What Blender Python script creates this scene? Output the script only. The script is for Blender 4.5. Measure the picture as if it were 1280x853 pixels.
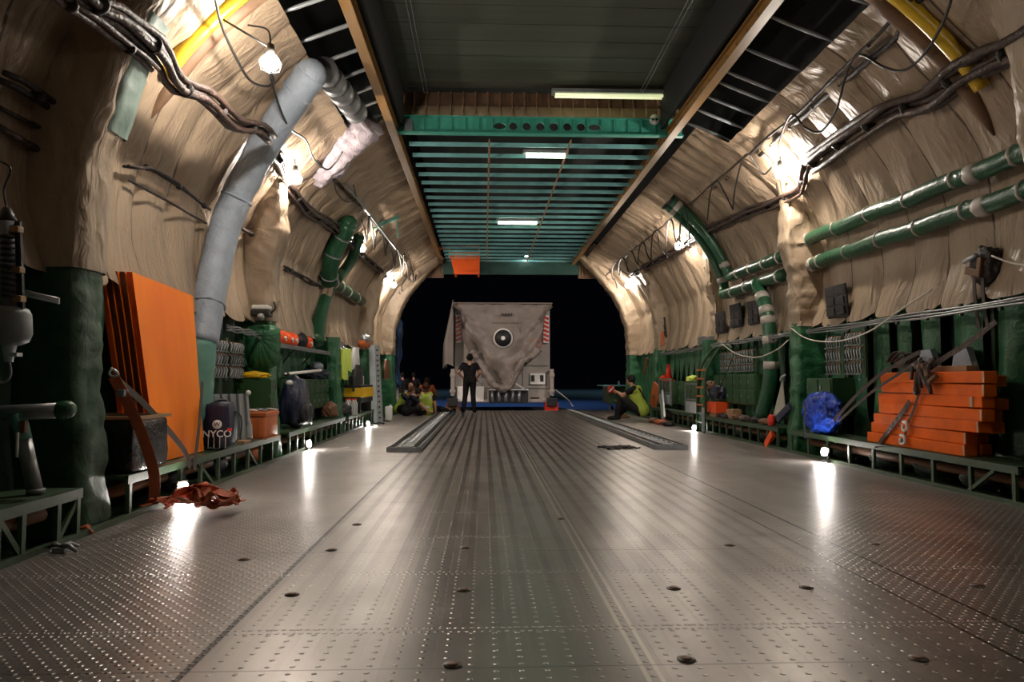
import bpy, bmesh, math, random
from mathutils import Vector, Matrix, Euler, noise
random.seed(7)
PI = math.pi
for o in list(bpy.data.objects):
    bpy.data.objects.remove(o)
SC = bpy.context.scene
COL = SC.collection

# ------------------------------------------------------------------ camera
FPX = 900.0
PITCH = math.atan(48.5 / FPX)
YAW = math.atan(35 / FPX * math.cos(PITCH))
CAMZ = 0.96
cam_data = bpy.data.cameras.new('camera')
cam_data.sensor_width = 36.0
cam_data.lens = 36.0 * FPX / 1280.0
cam_data.clip_start = 0.05
cam_data.clip_end = 400
cam = bpy.data.objects.new('camera', cam_data)
COL.objects.link(cam)
cam.location = (0, 0, CAMZ)
cam.rotation_euler = (PI / 2 + PITCH, 0, -YAW)
SC.camera = cam
CAMROT = Euler(cam.rotation_euler).to_matrix()

# ------------------------------------------------------------------ world, exposure
world = bpy.data.worlds.new('night')
SC.world = world
world.use_nodes = True
bgn = world.node_tree.nodes['Background']
bgn.inputs['Color'].default_value = (0.10, 0.12, 0.20, 1)
bgn.inputs['Strength'].default_value = 0.004
SC.view_settings.view_transform = 'Standard'
SC.view_settings.look = 'None'
SC.view_settings.gamma = 1
SC.view_settings.use_curve_mapping = False
SC.view_settings.exposure = 0.68
LAMP_E = 460.0        # wall lamp bulbs
FLOOD_E = 420.0        # flood lights at the floor edge
TUBE_E = 9.0         # ceiling tubes

def spot(name, loc, target, energy, color, size=1.2, rad=0.3):
    d = bpy.data.lights.new(name, 'SPOT')
    d.energy = energy; d.color = color; d.spot_size = size; d.spot_blend = 0.9
    d.shadow_soft_size = rad
    o = bpy.data.objects.new(name, d); COL.objects.link(o)
    o.location = loc
    o.rotation_euler = (Vector(target) - Vector(loc)).to_track_quat('-Z', 'Y').to_euler()
    return o
# apron flood lights on masts, high up outside the nose
spot('apron_floodlight', (0, 42, 15), (0, 42, -.45), 5500, (0.16, 0.36, 1.0), 1.5)
spot('apron_floodlight', (-14, 84, 24), (-14, 84, -.45), 5500, (0.30, 0.60, 0.75), 2.2)
spot('apron_floodlight', (22, 84, 24), (22, 84, -.45), 5500, (0.30, 0.60, 0.75), 2.2)
spot('apron_floodlight', (-14, 16, 9), (0.2, 30, 1.5), 4400, (1.0, 0.80, 0.72), 0.62)
spot('apron_floodlight', (12, 16, 10), (1.2, 30, 1.5), 3300, (1.0, 0.86, 0.80), 0.62)

# ------------------------------------------------------------------ pixel -> world
def ray(px, py):
    return CAMROT @ Vector(((px - 640) / FPX, (426.5 - py) / FPX, -1))
def atX(px, py, X):
    r = ray(px, py); t = X / r.x
    return Vector((X, r.y * t, CAMZ + r.z * t))
def atY(px, py, Y):
    r = ray(px, py); t = Y / r.y
    return Vector((r.x * t, Y, CAMZ + r.z * t))
def atZ(px, py, Z):
    r = ray(px, py); t = (Z - CAMZ) / r.z
    return Vector((r.x * t, r.y * t, Z))

# ------------------------------------------------------------------ materials
def mat(name, col, rough=0.5, metal=0.0, var=0.0, vscale=6.0, bump=0.0, bscale=20.0, emit=None, es=0.0,
        col2=None, spec=0.5, stretch=(1, 1, 1), alpha=None, trans=None, distort=0.0, coat=0.0):
    m = bpy.data.materials.new(name); m.use_nodes = True
    nt = m.node_tree; N = nt.nodes; L = nt.links
    b = N['Principled BSDF']
    b.inputs['Base Color'].default_value = (*col, 1)
    b.inputs['Roughness'].default_value = rough
    b.inputs['Metallic'].default_value = metal
    b.inputs['Specular IOR Level'].default_value = spec
    b.inputs['Coat Weight'].default_value = coat
    tc = N.new('ShaderNodeTexCoord'); mp = N.new('ShaderNodeMapping')
    mp.inputs['Scale'].default_value = stretch
    L.new(tc.outputs['Object'], mp.inputs['Vector'])
    if var > 0 or col2:
        nz = N.new('ShaderNodeTexNoise'); nz.inputs['Scale'].default_value = vscale
        nz.inputs['Detail'].default_value = 5
        L.new(mp.outputs[0], nz.inputs['Vector'])
        rp = N.new('ShaderNodeValToRGB'); rp.color_ramp.elements[0].position = 0.3
        rp.color_ramp.elements[1].position = 0.7
        c2 = col2 if col2 else tuple(c * (1 - var) for c in col)
        rp.color_ramp.elements[0].color = (*c2, 1); rp.color_ramp.elements[1].color = (*col, 1)
        L.new(nz.outputs['Fac'], rp.inputs[0]); L.new(rp.outputs[0], b.inputs['Base Color'])
    if bump > 0:
        n2 = N.new('ShaderNodeTexNoise'); n2.inputs['Scale'].default_value = bscale
        n2.inputs['Detail'].default_value = 4; n2.inputs['Distortion'].default_value = distort
        L.new(mp.outputs[0], n2.inputs['Vector'])
        bp = N.new('ShaderNodeBump'); bp.inputs['Strength'].default_value = bump
        bp.inputs['Distance'].default_value = 0.02
        L.new(n2.outputs['Fac'], bp.inputs['Height']); L.new(bp.outputs[0], b.inputs['Normal'])
    if emit:
        b.inputs['Emission Color'].default_value = (*emit, 1)
        b.inputs['Emission Strength'].default_value = es
    if trans:
        b.inputs['Transmission Weight'].default_value = trans
    return m

M = {}
M['green'] = mat('green_fabric_shaded', (0.018, 0.070, 0.032), 0.5, var=0.35, bump=0.5, bscale=9, distort=1.0)  # shaded copy of the green fabric, shade put into the colour
M['greenlit'] = mat('green_fabric_lit', (0.03, 0.15, 0.062), 0.38, var=0.3, bump=0.6, bscale=12, distort=1.5)  # lit copy of the same green, brightness put into the colour
M['greenpaint'] = mat('green_paint', (0.045, 0.085, 0.04), 0.45, var=0.3, vscale=20)
M['cabgreen'] = mat('cabinet_green', (0.035, 0.10, 0.035), 0.4, var=0.2)
M['teal'] = mat('teal_primer', (0.07, 0.42, 0.32), 0.4, var=0.25, vscale=8)
M['tealblue'] = mat('pale_teal_primer', (0.22, 0.52, 0.53), 0.35, var=0.3, vscale=5)
M['dimtube'] = mat('dim_tube', (1, 1, 1), 0.5, emit=(0.9, 0.95, 0.5), es=0.45)
M['tealdark'] = mat('dark_teal', (0.015, 0.07, 0.055), 0.5, var=0.3)
M['duct'] = mat('duct_green', (0.02, 0.10, 0.045), 0.32, var=0.3, bump=0.5, bscale=14, distort=1)
M['darkback'] = mat('dark_green_panel', (0.010, 0.022, 0.014), 0.7, var=0.4)
M['brownhair'] = mat('auburn_hair', (0.10, 0.03, 0.012), 0.5, bump=.6, bscale=50)
M['black'] = mat('black_fabric', (0.012, 0.012, 0.014), 0.6, bump=0.3, bscale=30)
M['blackrub'] = mat('black_rubber', (0.015, 0.013, 0.012), 0.4)
M['blackgloss'] = mat('black_plastic_film', (0.006, 0.006, 0.007), 0.22, bump=0.7, bscale=10, distort=2)
M['cable'] = mat('cable_wrap', (0.085, 0.048, 0.038), 0.55, var=0.6, vscale=25, bump=0.8, bscale=30)
M['cabledark'] = mat('dark_cable_wrap', (0.03, 0.022, 0.02), 0.6, var=0.5, vscale=25, bump=0.8, bscale=30)
M['silver'] = mat('bare_aluminium', (0.60, 0.64, 0.68), 0.30, 0.45, var=0.2)
M['grey'] = mat('grey_paint', (0.22, 0.24, 0.25), 0.4, var=0.2)
M['greymetal'] = mat('grey_metal', (0.30, 0.31, 0.32), 0.4, 0.6, var=0.3)
M['bluegrey'] = mat('blue_grey_lagging', (0.36, 0.42, 0.50), 0.5, var=0.3, vscale=5, bump=0.7, bscale=10, distort=1.5)
M['aquapale'] = mat('pale_aqua_vinyl', (0.24, 0.34, 0.29), 0.5, var=0.25, bump=0.5, bscale=8)
M['aqua'] = mat('aqua_lagging', (0.10, 0.26, 0.21), 0.5, var=0.2, bump=0.5, bscale=12)
M['paleblue'] = mat('pale_blue_hose', (0.35, 0.50, 0.80), 0.4, bump=0.4, bscale=10)
M['lilac'] = mat('lilac_wrap', (0.42, 0.36, 0.40), 0.4, var=0.2, bump=0.8, bscale=9, distort=2)
M['ochre'] = mat('ochre_paint', (0.28, 0.145, 0.035), 0.4, var=0.3, stretch=(1, .2, 1))
M['yellow'] = mat('yellow_paint', (0.75, 0.48, 0.03), 0.35, var=0.2)
M['orange'] = mat('orange_paint', (1.0, 0.165, 0.005), 0.55, spec=0.25, var=0.25, vscale=5, bump=0.15, bscale=25)
M['orangewood'] = mat('orange_plywood', (1.0, 0.25, 0.004), 0.5, spec=0.25, col2=(0.85, 0.17, 0.003), vscale=3, stretch=(1, 1, .35), bump=0.2, bscale=25)
M['redwood'] = mat('dark_red_edge', (0.14, 0.022, 0.012), 0.6, var=0.3)
M['orangered'] = mat('orange_red', (0.85, 0.09, 0.01), 0.5)
M['boxorange'] = mat('orange_plastic', (0.62, 0.15, 0.035), 0.45, var=0.2)
M['strap'] = mat('rust_webbing', (0.50, 0.11, 0.035), 0.6, var=0.3, bump=0.4, bscale=40)
M['strapdark'] = mat('dark_webbing', (0.06, 0.035, 0.028), 0.6, var=0.3)
M['wood'] = mat('raw_wood', (0.38, 0.22, 0.11), 0.6, var=0.3)
M['white'] = mat('white_plastic', (0.75, 0.74, 0.70), 0.4)
M['offwhite'] = mat('off_white_cloth', (0.6, 0.57, 0.5), 0.6, bump=0.4)
M['blueplastic'] = mat('blue_sheeting', (0.012, 0.07, 0.62), 0.18, var=0.5, vscale=9, bump=1.0, bscale=9, distort=2.5)
M['navy'] = mat('navy_fabric', (0.012, 0.016, 0.045), 0.5, var=0.3, bump=0.4)
M['bluelit'] = mat('blue_lit_steel', (0.02, 0.10, 0.28), 0.35, 0.2, var=0.5)  # blue light falling on the actuator, put into its colour
M['yellowbox'] = mat('yellow_lid', (0.9, 0.55, 0.01), 0.4)
M['hiviz'] = mat('hi_viz_yellow', (0.72, 0.88, 0.14), 0.6, var=0.1)
M['reflect'] = mat('reflective_tape', (0.7, 0.7, 0.66), 0.35)
M['skin'] = mat('skin', (0.50, 0.24, 0.15), 0.5)
M['hair'] = mat('dark_hair', (0.02, 0.013, 0.01), 0.6, bump=0.5, bscale=60)
M['hairgrey'] = mat('grey_hair', (0.25, 0.23, 0.21), 0.6)
M['tee'] = mat('black_tshirt', (0.012, 0.011, 0.014), 0.7)
M['trousers'] = mat('dark_trousers', (0.02, 0.018, 0.018), 0.7)
M['khaki'] = mat('khaki_trousers', (0.25, 0.17, 0.09), 0.7)
M['brown'] = mat('brown_leather', (0.16, 0.07, 0.03), 0.6)
M['red'] = mat('red_plastic', (0.7, 0.03, 0.015), 0.4)
M['glass'] = mat('clear_bottle', (0.8, 0.85, 0.9), 0.1, trans=0.7)
M['tarpgrey'] = mat('grey_beige_tarpaulin', (0.23, 0.195, 0.165), 0.5, var=0.25, vscale=1.2, bump=0.5, bscale=3, distort=1.5)
M['contgrey'] = mat('container_paint', (0.36, 0.32, 0.28), 0.5, var=0.2, vscale=2)
M['brownpad'] = mat('brown_padding', (0.20, 0.11, 0.06), 0.6, var=0.3, bump=0.5, bscale=8)
M['creampad'] = mat('cream_padding', (0.65, 0.48, 0.30), 0.55, var=0.2, bump=0.5, bscale=8)
M['pouch'] = mat('black_quilted_pouch', (0.025, 0.022, 0.025), 0.6, bump=0.9, bscale=35)
M['ceildark'] = mat('dark_ceiling_panel', (0.065, 0.075, 0.055), 0.5, var=0.35, vscale=1.5, stretch=(0.2, 3, 1), bump=0.15, bscale=6)
M['void'] = mat('unlit_void', (0.008, 0.010, 0.010), 0.8)  # near-black colour standing in for unlit depth
M['apron'] = mat('asphalt_apron', (0.10, 0.11, 0.12), 0.45, var=0.3, vscale=1.2, bump=0.3, bscale=4)
M['bulb'] = mat('lit_bulb', (1, 1, 1), 0.5, emit=(1.0, 0.90, 0.78), es=LAMP_E)
M['flood'] = mat('lit_flood', (1, 1, 1), 0.5, emit=(1.0, 0.93, 0.85), es=FLOOD_E)
M['tube'] = mat('lit_tube', (1, 1, 1), 0.5, emit=(0.80, 1.0, 0.72), es=TUBE_E)
M['dome'] = mat('lit_dome', (1, 1, 1), 0.5, emit=(0.95, 1.0, 1.0), es=40)
M['lensblue'] = mat('blue_label', (0.10, 0.3, 0.45), 0.5)
M['band'] = mat('grey_band_tape', (0.42, 0.37, 0.33), 0.5, var=0.2)

def lining_material(name, base, dark, seam_c, period):
    """vinyl quilt: cream, dirt, wrinkles, dark stitched seams running up the wall"""
    m = bpy.data.materials.new(name); m.use_nodes = True
    nt = m.node_tree; N = nt.nodes; L = nt.links; b = N['Principled BSDF']
    b.inputs['Roughness'].default_value = 0.48
    tc = N.new('ShaderNodeTexCoord')
    def noi(scale, detail, dist, st=(1, 1, 1)):
        mp = N.new('ShaderNodeMapping'); mp.inputs['Scale'].default_value = st
        L.new(tc.outputs['Object'], mp.inputs['Vector'])
        n = N.new('ShaderNodeTexNoise'); n.inputs['Scale'].default_value = scale
        n.inputs['Detail'].default_value = detail; n.inputs['Distortion'].default_value = dist
        L.new(mp.outputs[0], n.inputs['Vector']); return n
    n1 = noi(0.9, 4, 0.5)
    r1 = N.new('ShaderNodeValToRGB'); r1.color_ramp.elements[0].position = .3; r1.color_ramp.elements[1].position = .7
    r1.color_ramp.elements[0].color = (*dark, 1); r1.color_ramp.elements[1].color = (*base, 1)
    L.new(n1.outputs['Fac'], r1.inputs[0])
    at0 = N.new('ShaderNodeAttribute'); at0.attribute_name = 'seam'
    def mm(op, x, y):
        n = N.new('ShaderNodeMath'); n.operation = op
        for i, v in enumerate((x, y)):
            if isinstance(v, (int, float)): n.inputs[i].default_value = v
            else: L.new(v, n.inputs[i])
        return n.outputs[0]
    fr = mm('FRACT', at0.outputs['Fac'], 0.0)
    dist = mm('MULTIPLY', mm('MINIMUM', fr, mm('SUBTRACT', 1.0, fr)), .62)
    seamf = mm('MULTIPLY', mm('MULTIPLY', mm('LESS_THAN', dist, .009), mm('GREATER_THAN', at0.outputs['Fac'], .5)), .85)
    mx = N.new('ShaderNodeMix'); mx.data_type = 'RGBA'
    L.new(seamf, mx.inputs[0]); L.new(r1.outputs[0], mx.inputs[6]); mx.inputs[7].default_value = (*seam_c, 1)
    L.new(mx.outputs[2], b.inputs['Base Color'])
    def wr(rx, sc):
        mp = N.new('ShaderNodeMapping'); mp.inputs['Rotation'].default_value = (rx, 0, 0); mp.inputs['Scale'].default_value = (1.2, 2.6, .8)
        L.new(tc.outputs['Object'], mp.inputs['Vector'])
        n = N.new('ShaderNodeTexNoise'); n.inputs['Scale'].default_value = sc; n.inputs['Detail'].default_value = 3; n.inputs['Distortion'].default_value = .9
        L.new(mp.outputs[0], n.inputs['Vector']); return n.outputs['Fac']
    low = noi(1.5, 2, 0.3); rr = N.new('ShaderNodeMapRange'); rr.inputs['From Min'].default_value = .42; rr.inputs['From Max'].default_value = .58
    L.new(low.outputs['Fac'], rr.inputs['Value'])
    mf = N.new('ShaderNodeMix'); L.new(rr.outputs[0], mf.inputs[0]); L.new(wr(.75, 2.9), mf.inputs[2]); L.new(wr(-.7, 3.4), mf.inputs[3])
    sm0 = N.new('ShaderNodeMath'); sm0.operation = 'POWER'; sm0.inputs[1].default_value = 1.6; L.new(mf.outputs[0], sm0.inputs[0])
    sm = N.new('ShaderNodeMath'); sm.operation = 'MULTIPLY_ADD'; sm.inputs[1].default_value = -0.35
    L.new(seamf, sm.inputs[0]); L.new(sm0.outputs[0], sm.inputs[2])
    bp = N.new('ShaderNodeBump'); bp.inputs['Strength'].default_value = 0.6; bp.inputs['Distance'].default_value = 0.09
    L.new(sm.outputs[0], bp.inputs['Height']); L.new(bp.outputs[0], b.inputs['Normal'])
    return m
M['lining'] = lining_material('cream_quilted_lining', (0.39, 0.295, 0.205), (0.30, 0.22, 0.150), (0.06, 0.035, 0.025), .6)

def floor_material():
    m = bpy.data.materials.new('riveted_floor'); m.use_nodes = True
    nt = m.node_tree; N = nt.nodes; L = nt.links; b = N['Principled BSDF']
    tc = N.new('ShaderNodeTexCoord'); sp = N.new('ShaderNodeSeparateXYZ'); L.new(tc.outputs['Object'], sp.inputs[0])
    def mth(op, a, bb=None, cc=None, clamp=False):
        n = N.new('ShaderNodeMath'); n.operation = op; n.use_clamp = clamp
        for i, v in enumerate((a, bb, cc)):
            if v is None: continue
            if isinstance(v, (int, float)): n.inputs[i].default_value = v
            else: L.new(v, n.inputs[i])
        return n.outputs[0]
    X, Y = sp.outputs[0], sp.outputs[1]
    def line(coord, pos, w):      # 1 on a line
        d = mth('ABSOLUTE', mth('SUBTRACT', coord, pos)); return mth('LESS_THAN', d, w)
    def per(coord, p, off=0.0):   # signed distance to nearest multiple
        f = mth('FRACT', mth('DIVIDE', mth('ADD', coord, off), p)); return mth('MULTIPLY', mth('ABSOLUTE', mth('SUBTRACT', f, .5)), p)
    def dots(px, py, r, ox=0.0, oy=0.0):
        fx = mth('MULTIPLY', mth('SUBTRACT', mth('FRACT', mth('DIVIDE', mth('ADD', X, ox), px)), .5), px)
        fy = mth('MULTIPLY', mth('SUBTRACT', mth('FRACT', mth('DIVIDE', mth('ADD', Y, oy), py)), .5), py)
        d = mth('SQRT', mth('ADD', mth('MULTIPLY', fx, fx), mth('MULTIPLY', fy, fy)))
        return mth('SUBTRACT', 1.0, mth('DIVIDE', d, r), clamp=True)
    centre = mth('MULTIPLY', mth('GREATER_THAN', X, -0.98), mth('LESS_THAN', X, 1.84))
    side = mth('SUBTRACT', 1.0, centre)
    d_side = mth('MAXIMUM', dots(.06, .064, .0105), dots(.06, .064, .0105, .03, .032))
    d_cen = dots(.085, .06, .010)
    rows = mth('MAXIMUM', dots(.03, .82, .009, 0, .02), dots(.03, .82, .009, .015, .06))
    studs = mth('MAXIMUM', mth('ADD', mth('MULTIPLY', d_side, side), mth('MULTIPLY', d_cen, centre)), rows)
    # grooves
    g = line(X, -.98, .012)
    for p, w in ((1.84, .008), (2.05, .012)):
        g = mth('MAXIMUM', g, line(X, p, w))
    jl = mth('MULTIPLY', mth('LESS_THAN', mth('ABSOLUTE', mth('SUBTRACT', mth('FRACT', mth('DIVIDE', Y, 1.64)), .5)), .0022), .6)
    g2 = mth('MAXIMUM', g, jl)
    # long ribs further down the hold
    rib = mth('LESS_THAN', per(X, .128), .024)
    rmask = mth('MULTIPLY', N.new('ShaderNodeMapRange').outputs[0], centre)
    mr = rmask.node.inputs[0].links[0].from_node
    L.new(Y, mr.inputs['Value']); mr.inputs['From Min'].default_value = 2.0; mr.inputs['From Max'].default_value = 10
    ribm = mth('MULTIPLY', rib, rmask)
    rail = mth('MAXIMUM', line(X, .53, .008), line(X, .575, .008))
    mp = N.new('ShaderNodeMapping'); mp.inputs['Scale'].default_value = (2.2, .5, 1); L.new(tc.outputs['Object'], mp.inputs[0])
    nz = N.new('ShaderNodeTexNoise'); nz.inputs['Scale'].default_value = 1.3; nz.inputs['Detail'].default_value = 6
    L.new(mp.outputs[0], nz.inputs['Vector'])
    rp = N.new('ShaderNodeValToRGB'); rp.color_ramp.elements[0].position = .3; rp.color_ramp.elements[1].position = .75
    rp.color_ramp.elements[0].color = (.21, .188, .174, 1); rp.color_ramp.elements[1].color = (.35, .318, .296, 1)
    L.new(nz.outputs['Fac'], rp.inputs[0])
    def mixc(f, c1, c2):
        n = N.new('ShaderNodeMix'); n.data_type = 'RGBA'; L.new(f, n.inputs[0]); L.new(c1, n.inputs[6]); n.inputs[7].default_value = (*c2, 1)
        return n.outputs[2]
    c = mixc(mth('MULTIPLY', studs, .45), rp.outputs[0], (.50, .46, .42))
    c = mixc(mth('MULTIPLY', ribm, .9), c, (.05, .04, .035))
    c = mixc(mth('MULTIPLY', rail, .6), c, (.6, .56, .5))
    c = mixc(g2, c, (.02, .016, .014))
    L.new(c, b.inputs['Base Color'])
    b.inputs['Metallic'].default_value = 0.6
    n3 = N.new('ShaderNodeTexNoise'); n3.inputs['Scale'].default_value = 3.0; n3.inputs['Detail'].default_value = 6
    L.new(tc.outputs['Object'], n3.inputs['Vector'])
    L.new(mth('MULTIPLY_ADD', n3.outputs['Fac'], .22, .24), b.inputs['Roughness'])
    n4 = N.new('ShaderNodeTexNoise'); n4.inputs['Scale'].default_value = 2.2; n4.inputs['Detail'].default_value = 3
    L.new(tc.outputs['Object'], n4.inputs['Vector'])
    h = mth('SUBTRACT', mth('MULTIPLY_ADD', n4.outputs['Fac'], .5, mth('MULTIPLY', studs, .8)), mth('MULTIPLY', mth('MAXIMUM', g2, ribm), 1.0))
    bp = N.new('ShaderNodeBump'); bp.inputs['Strength'].default_value = .8; bp.inputs['Distance'].default_value = .006
    L.new(h, bp.inputs['Height']); L.new(bp.outputs[0], b.inputs['Normal'])
    return m
M['floor'] = floor_material()

# ------------------------------------------------------------------ mesh helpers
def link(name, bm, m, parent=None, smooth=False, loc=None):
    me = bpy.data.meshes.new(name)
    bm.normal_update()
    bm.to_mesh(me); bm.free()
    for mm in (m if isinstance(m, (list, tuple)) else [m]):
        me.materials.append(M[mm] if isinstance(mm, str) else mm)
    if smooth:
        me.polygons.foreach_set('use_smooth', [True] * len(me.polygons))
    o = bpy.data.objects.new(name, me); COL.objects.link(o)
    if parent is not None: 
        o.parent = parent
        # geometry given in world coordinates relative to the parent's base
        if loc is None: o.location = -parent.location if not parent.get('_local') else (0, 0, 0)
    if loc is not None: o.location = loc
    return o
def thing(name, label, cat, loc=(0, 0, 0), group=None, local=False, rotz=0):
    o = bpy.data.objects.new(name, None); COL.objects.link(o)
    o.location = loc; o['label'] = label; o['category'] = cat
    o.empty_display_size = .1
    if rotz: o.rotation_euler[2] = rotz
    if group: o['group'] = group
    if local or rotz: o['_local'] = 1
    return o
def tag(o, label, cat, group=None, kind=None):
    o['label'] = label; o['category'] = cat
    if group: o['group'] = group
    if kind: o['kind'] = kind
    return o
def recenter(o):
    """put a single-mesh thing's origin at its base"""
    me = o.data
    xs = [v.co for v in me.vertices]
    c = Vector(((min(v.x for v in xs) + max(v.x for v in xs)) / 2, (min(v.y for v in xs) + max(v.y for v in xs)) / 2, min(v.z for v in xs)))
    me.transform(Matrix.Translation(-c)); o.location = c
    return o
def struct(o):
    o['kind'] = 'structure'; return o
def copy_tree(o, parent=None):
    c = o.copy(); COL.objects.link(c)
    if parent is not None: c.parent = parent
    for ch in [x for x in bpy.data.objects if x.parent == o]: copy_tree(ch, c)
    return c

def B():
    return bmesh.new()
def box(bm, c, s, rot=None, bev=0.0):
    r = bmesh.ops.create_cube(bm, size=1)
    vs = r['verts']
    for v in vs: v.co = Vector((v.co.x * s[0], v.co.y * s[1], v.co.z * s[2]))
    if bev > 0:
        es = list({e for v in vs for e in v.link_edges})
        rb = bmesh.ops.bevel(bm, geom=es, offset=bev, segments=2, affect='EDGES', profile=.6)
        vs = list({v for f in rb['faces'] for v in f.verts} | {v for v in vs if v.is_valid})
    mt = Matrix.Translation(Vector(c))
    if rot is not None: mt = mt @ (rot.to_4x4() if hasattr(rot, 'to_4x4') else Euler(rot).to_matrix().to_4x4())
    bmesh.ops.transform(bm, matrix=mt, verts=vs)
    return vs
def bar(bm, a, b, w, h=None, up=(0, 0, 1), bev=0.0):
    a = Vector(a); b = Vector(b); d = b - a
    if d.length < 1e-6: return
    h = h or w
    y = d.normalized(); u = Vector(up)
    if abs(y.dot(u)) > .98: u = Vector((1, 0, 0))
    x = y.cross(u).normalized(); z = x.cross(y)
    R = Matrix((x, y, z)).transposed()
    return box(bm, (a + b) / 2, (w, d.length, h), R, bev)
def sweep(bm, pts, r, n=8, caps=True, wob=0.0, flat=1.0, up=None):
    """tube along points; r number or list"""
    pts = [Vector(p) for p in pts]
    k = len(pts); rings = []
    pu = Vector(up) if up else None
    for i, p in enumerate(pts):
        t = (pts[min(i + 1, k - 1)] - pts[max(i - 1, 0)])
        if t.length < 1e-9: t = Vector((0, 1, 0))
        t.normalize()
        if pu is None:
            pu = Vector((0, 0, 1)) if abs(t.z) < .9 else Vector((1, 0, 0))
        side = t.cross(pu)
        if side.length < 1e-4: side = t.cross(Vector((1, .3, 0)))
        side.normalize(); u2 = side.cross(t).normalized()
        if up is None: pu = u2
        rr = r[i] if isinstance(r, (list, tuple)) else r
        ring = []
        for j in range(n):
            a = 2 * PI * j / n
            q = rr * (1 + (wob * noise.noise(p * 6 + Vector((j * .7, 0, 0))) if wob else 0))
            ring.append(bm.verts.new(p + side * (math.cos(a) * q) + u2 * (math.sin(a) * q * flat)))
        rings.append(ring)
    for i in range(k - 1):
        for j in range(n):
            bm.faces.new((rings[i][j], rings[i][(j + 1) % n], rings[i + 1][(j + 1) % n], rings[i + 1][j]))
    if caps:
        bm.faces.new(rings[0][::-1]); bm.faces.new(rings[-1])
def curve(ctrl, n=8):
    """Catmull-Rom through control points"""
    P = [Vector(c) for c in ctrl]; P = [P[0] * 2 - P[1]] + P + [P[-1] * 2 - P[-2]]
    out = []
    for i in range(1, len(P) - 2):
        a, b, c, d = P[i - 1:i + 3]
        for k in range(n):
            t = k / n
            out.append(.5 * ((2 * b) + (c - a) * t + (2 * a - 5 * b + 4 * c - d) * t * t + (3 * b - a - 3 * c + d) * t ** 3))
    out.append(P[-2]); return out
def ball(bm, c, r, seg=16, rings=10, rot=None):
    if isinstance(r, (int, float)): r = (r, r, r)
    q = bmesh.ops.create_uvsphere(bm, u_segments=seg, v_segments=rings, radius=1)
    m4 = Matrix.Translation(Vector(c))
    if rot is not None: m4 = m4 @ Euler(rot).to_matrix().to_4x4()
    m4 = m4 @ Matrix.Diagonal((*r, 1))
    bmesh.ops.transform(bm, matrix=m4, verts=q['verts'])
    return q['verts']
def cyl(bm, a, b, r, r2=None, n=20):
    a = Vector(a); b = Vector(b)
    sweep(bm, [a, b], [r, r if r2 is None else r2], n)
def ribbon(bm, pts, w, th=.004, side=(1, 0, 0)):
    """flat strap along points"""
    pts = [Vector(p) for p in pts]; rows = []
    for i, p in enumerate(pts):
        t = (pts[min(i + 1, len(pts) - 1)] - pts[max(i - 1, 0)]).normalized()
        s = Vector(side); s = (s - t * s.dot(t))
        s = s.normalized() if s.length > 1e-4 else Vector((0, 1, 0)); nn = t.cross(s)
        rows.append([bm.verts.new(p + s * a * w / 2 + nn * b * th / 2) for a, b in ((-1, -1), (1, -1), (1, 1), (-1, 1))])
    for i in range(len(rows) - 1):
        for j in range(4):
            bm.faces.new((rows[i][j], rows[i][(j + 1) % 4], rows[i + 1][(j + 1) % 4], rows[i + 1][j]))
    bm.faces.new(rows[0][::-1]); bm.faces.new(rows[-1])
def blob(bm, c, s, amp=.15, freq=3.0, sub=4, seed=0, flatbase=None, ridge=False):
    q = bmesh.ops.create_icosphere(bm, subdivisions=sub, radius=1)
    for v in q['verts']:
        d = v.co.normalized(); p = d * freq + Vector((seed * 3.1, seed, 0))
        f = noise.noise(p) + .5 * noise.noise(p * 2.1)
        if ridge: f += .6 * (abs(noise.noise(p * 2.7)) * -2 + .4)
        co = d * (1 + amp * f)
        v.co = Vector((c[0] + co.x * s[0], c[1] + co.y * s[1], c[2] + co.z * s[2]))
        if flatbase is not None and v.co.z < flatbase: v.co.z = flatbase
    return q['verts']
# ================================================================== THE HOLD
XC = 0.8
PROF = [(3.72, 1.72), (3.80, 2.15), (3.78, 2.65), (3.63, 3.12), (3.38, 3.56), (3.04, 3.96), (2.66, 4.30), (2.24, 4.60)]
_pc = curve([(h, z, 0) for h, z in PROF], 12)
_len = [0.0]
for i in range(1, len(_pc)): _len.append(_len[-1] + (_pc[i] - _pc[i - 1]).length)
SL = _len[-1]
def prof(s):
    """s 0..1 along lining -> half-width, z, inward normal (dh, dz)"""
    t = max(0, min(1, s)) * SL
    for i in range(1, len(_pc)):
        if _len[i] >= t - 1e-9:
            f = (t - _len[i - 1]) / (_len[i] - _len[i - 1] + 1e-12)
            p = _pc[i - 1].lerp(_pc[i], f); d = (_pc[i] - _pc[i - 1]).normalized()
            return p.x, p.y, -d.y, d.x
    p = _pc[-1]; return p.x, p.y, 0, -1
def wallpt(side, y, s, inset=0.0):
    h, z, nh, nz = prof(s)
    return Vector((XC + side * (h + nh * inset), y, z + nz * inset))
def s_of_z(z):
    lo, hi = 0.0, 1.0
    for _ in range(30):
        m = (lo + hi) / 2
        if prof(m)[1] < z: lo = m
        else: hi = m
    return lo
Y0, Y1 = -2.4, 21.2

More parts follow.
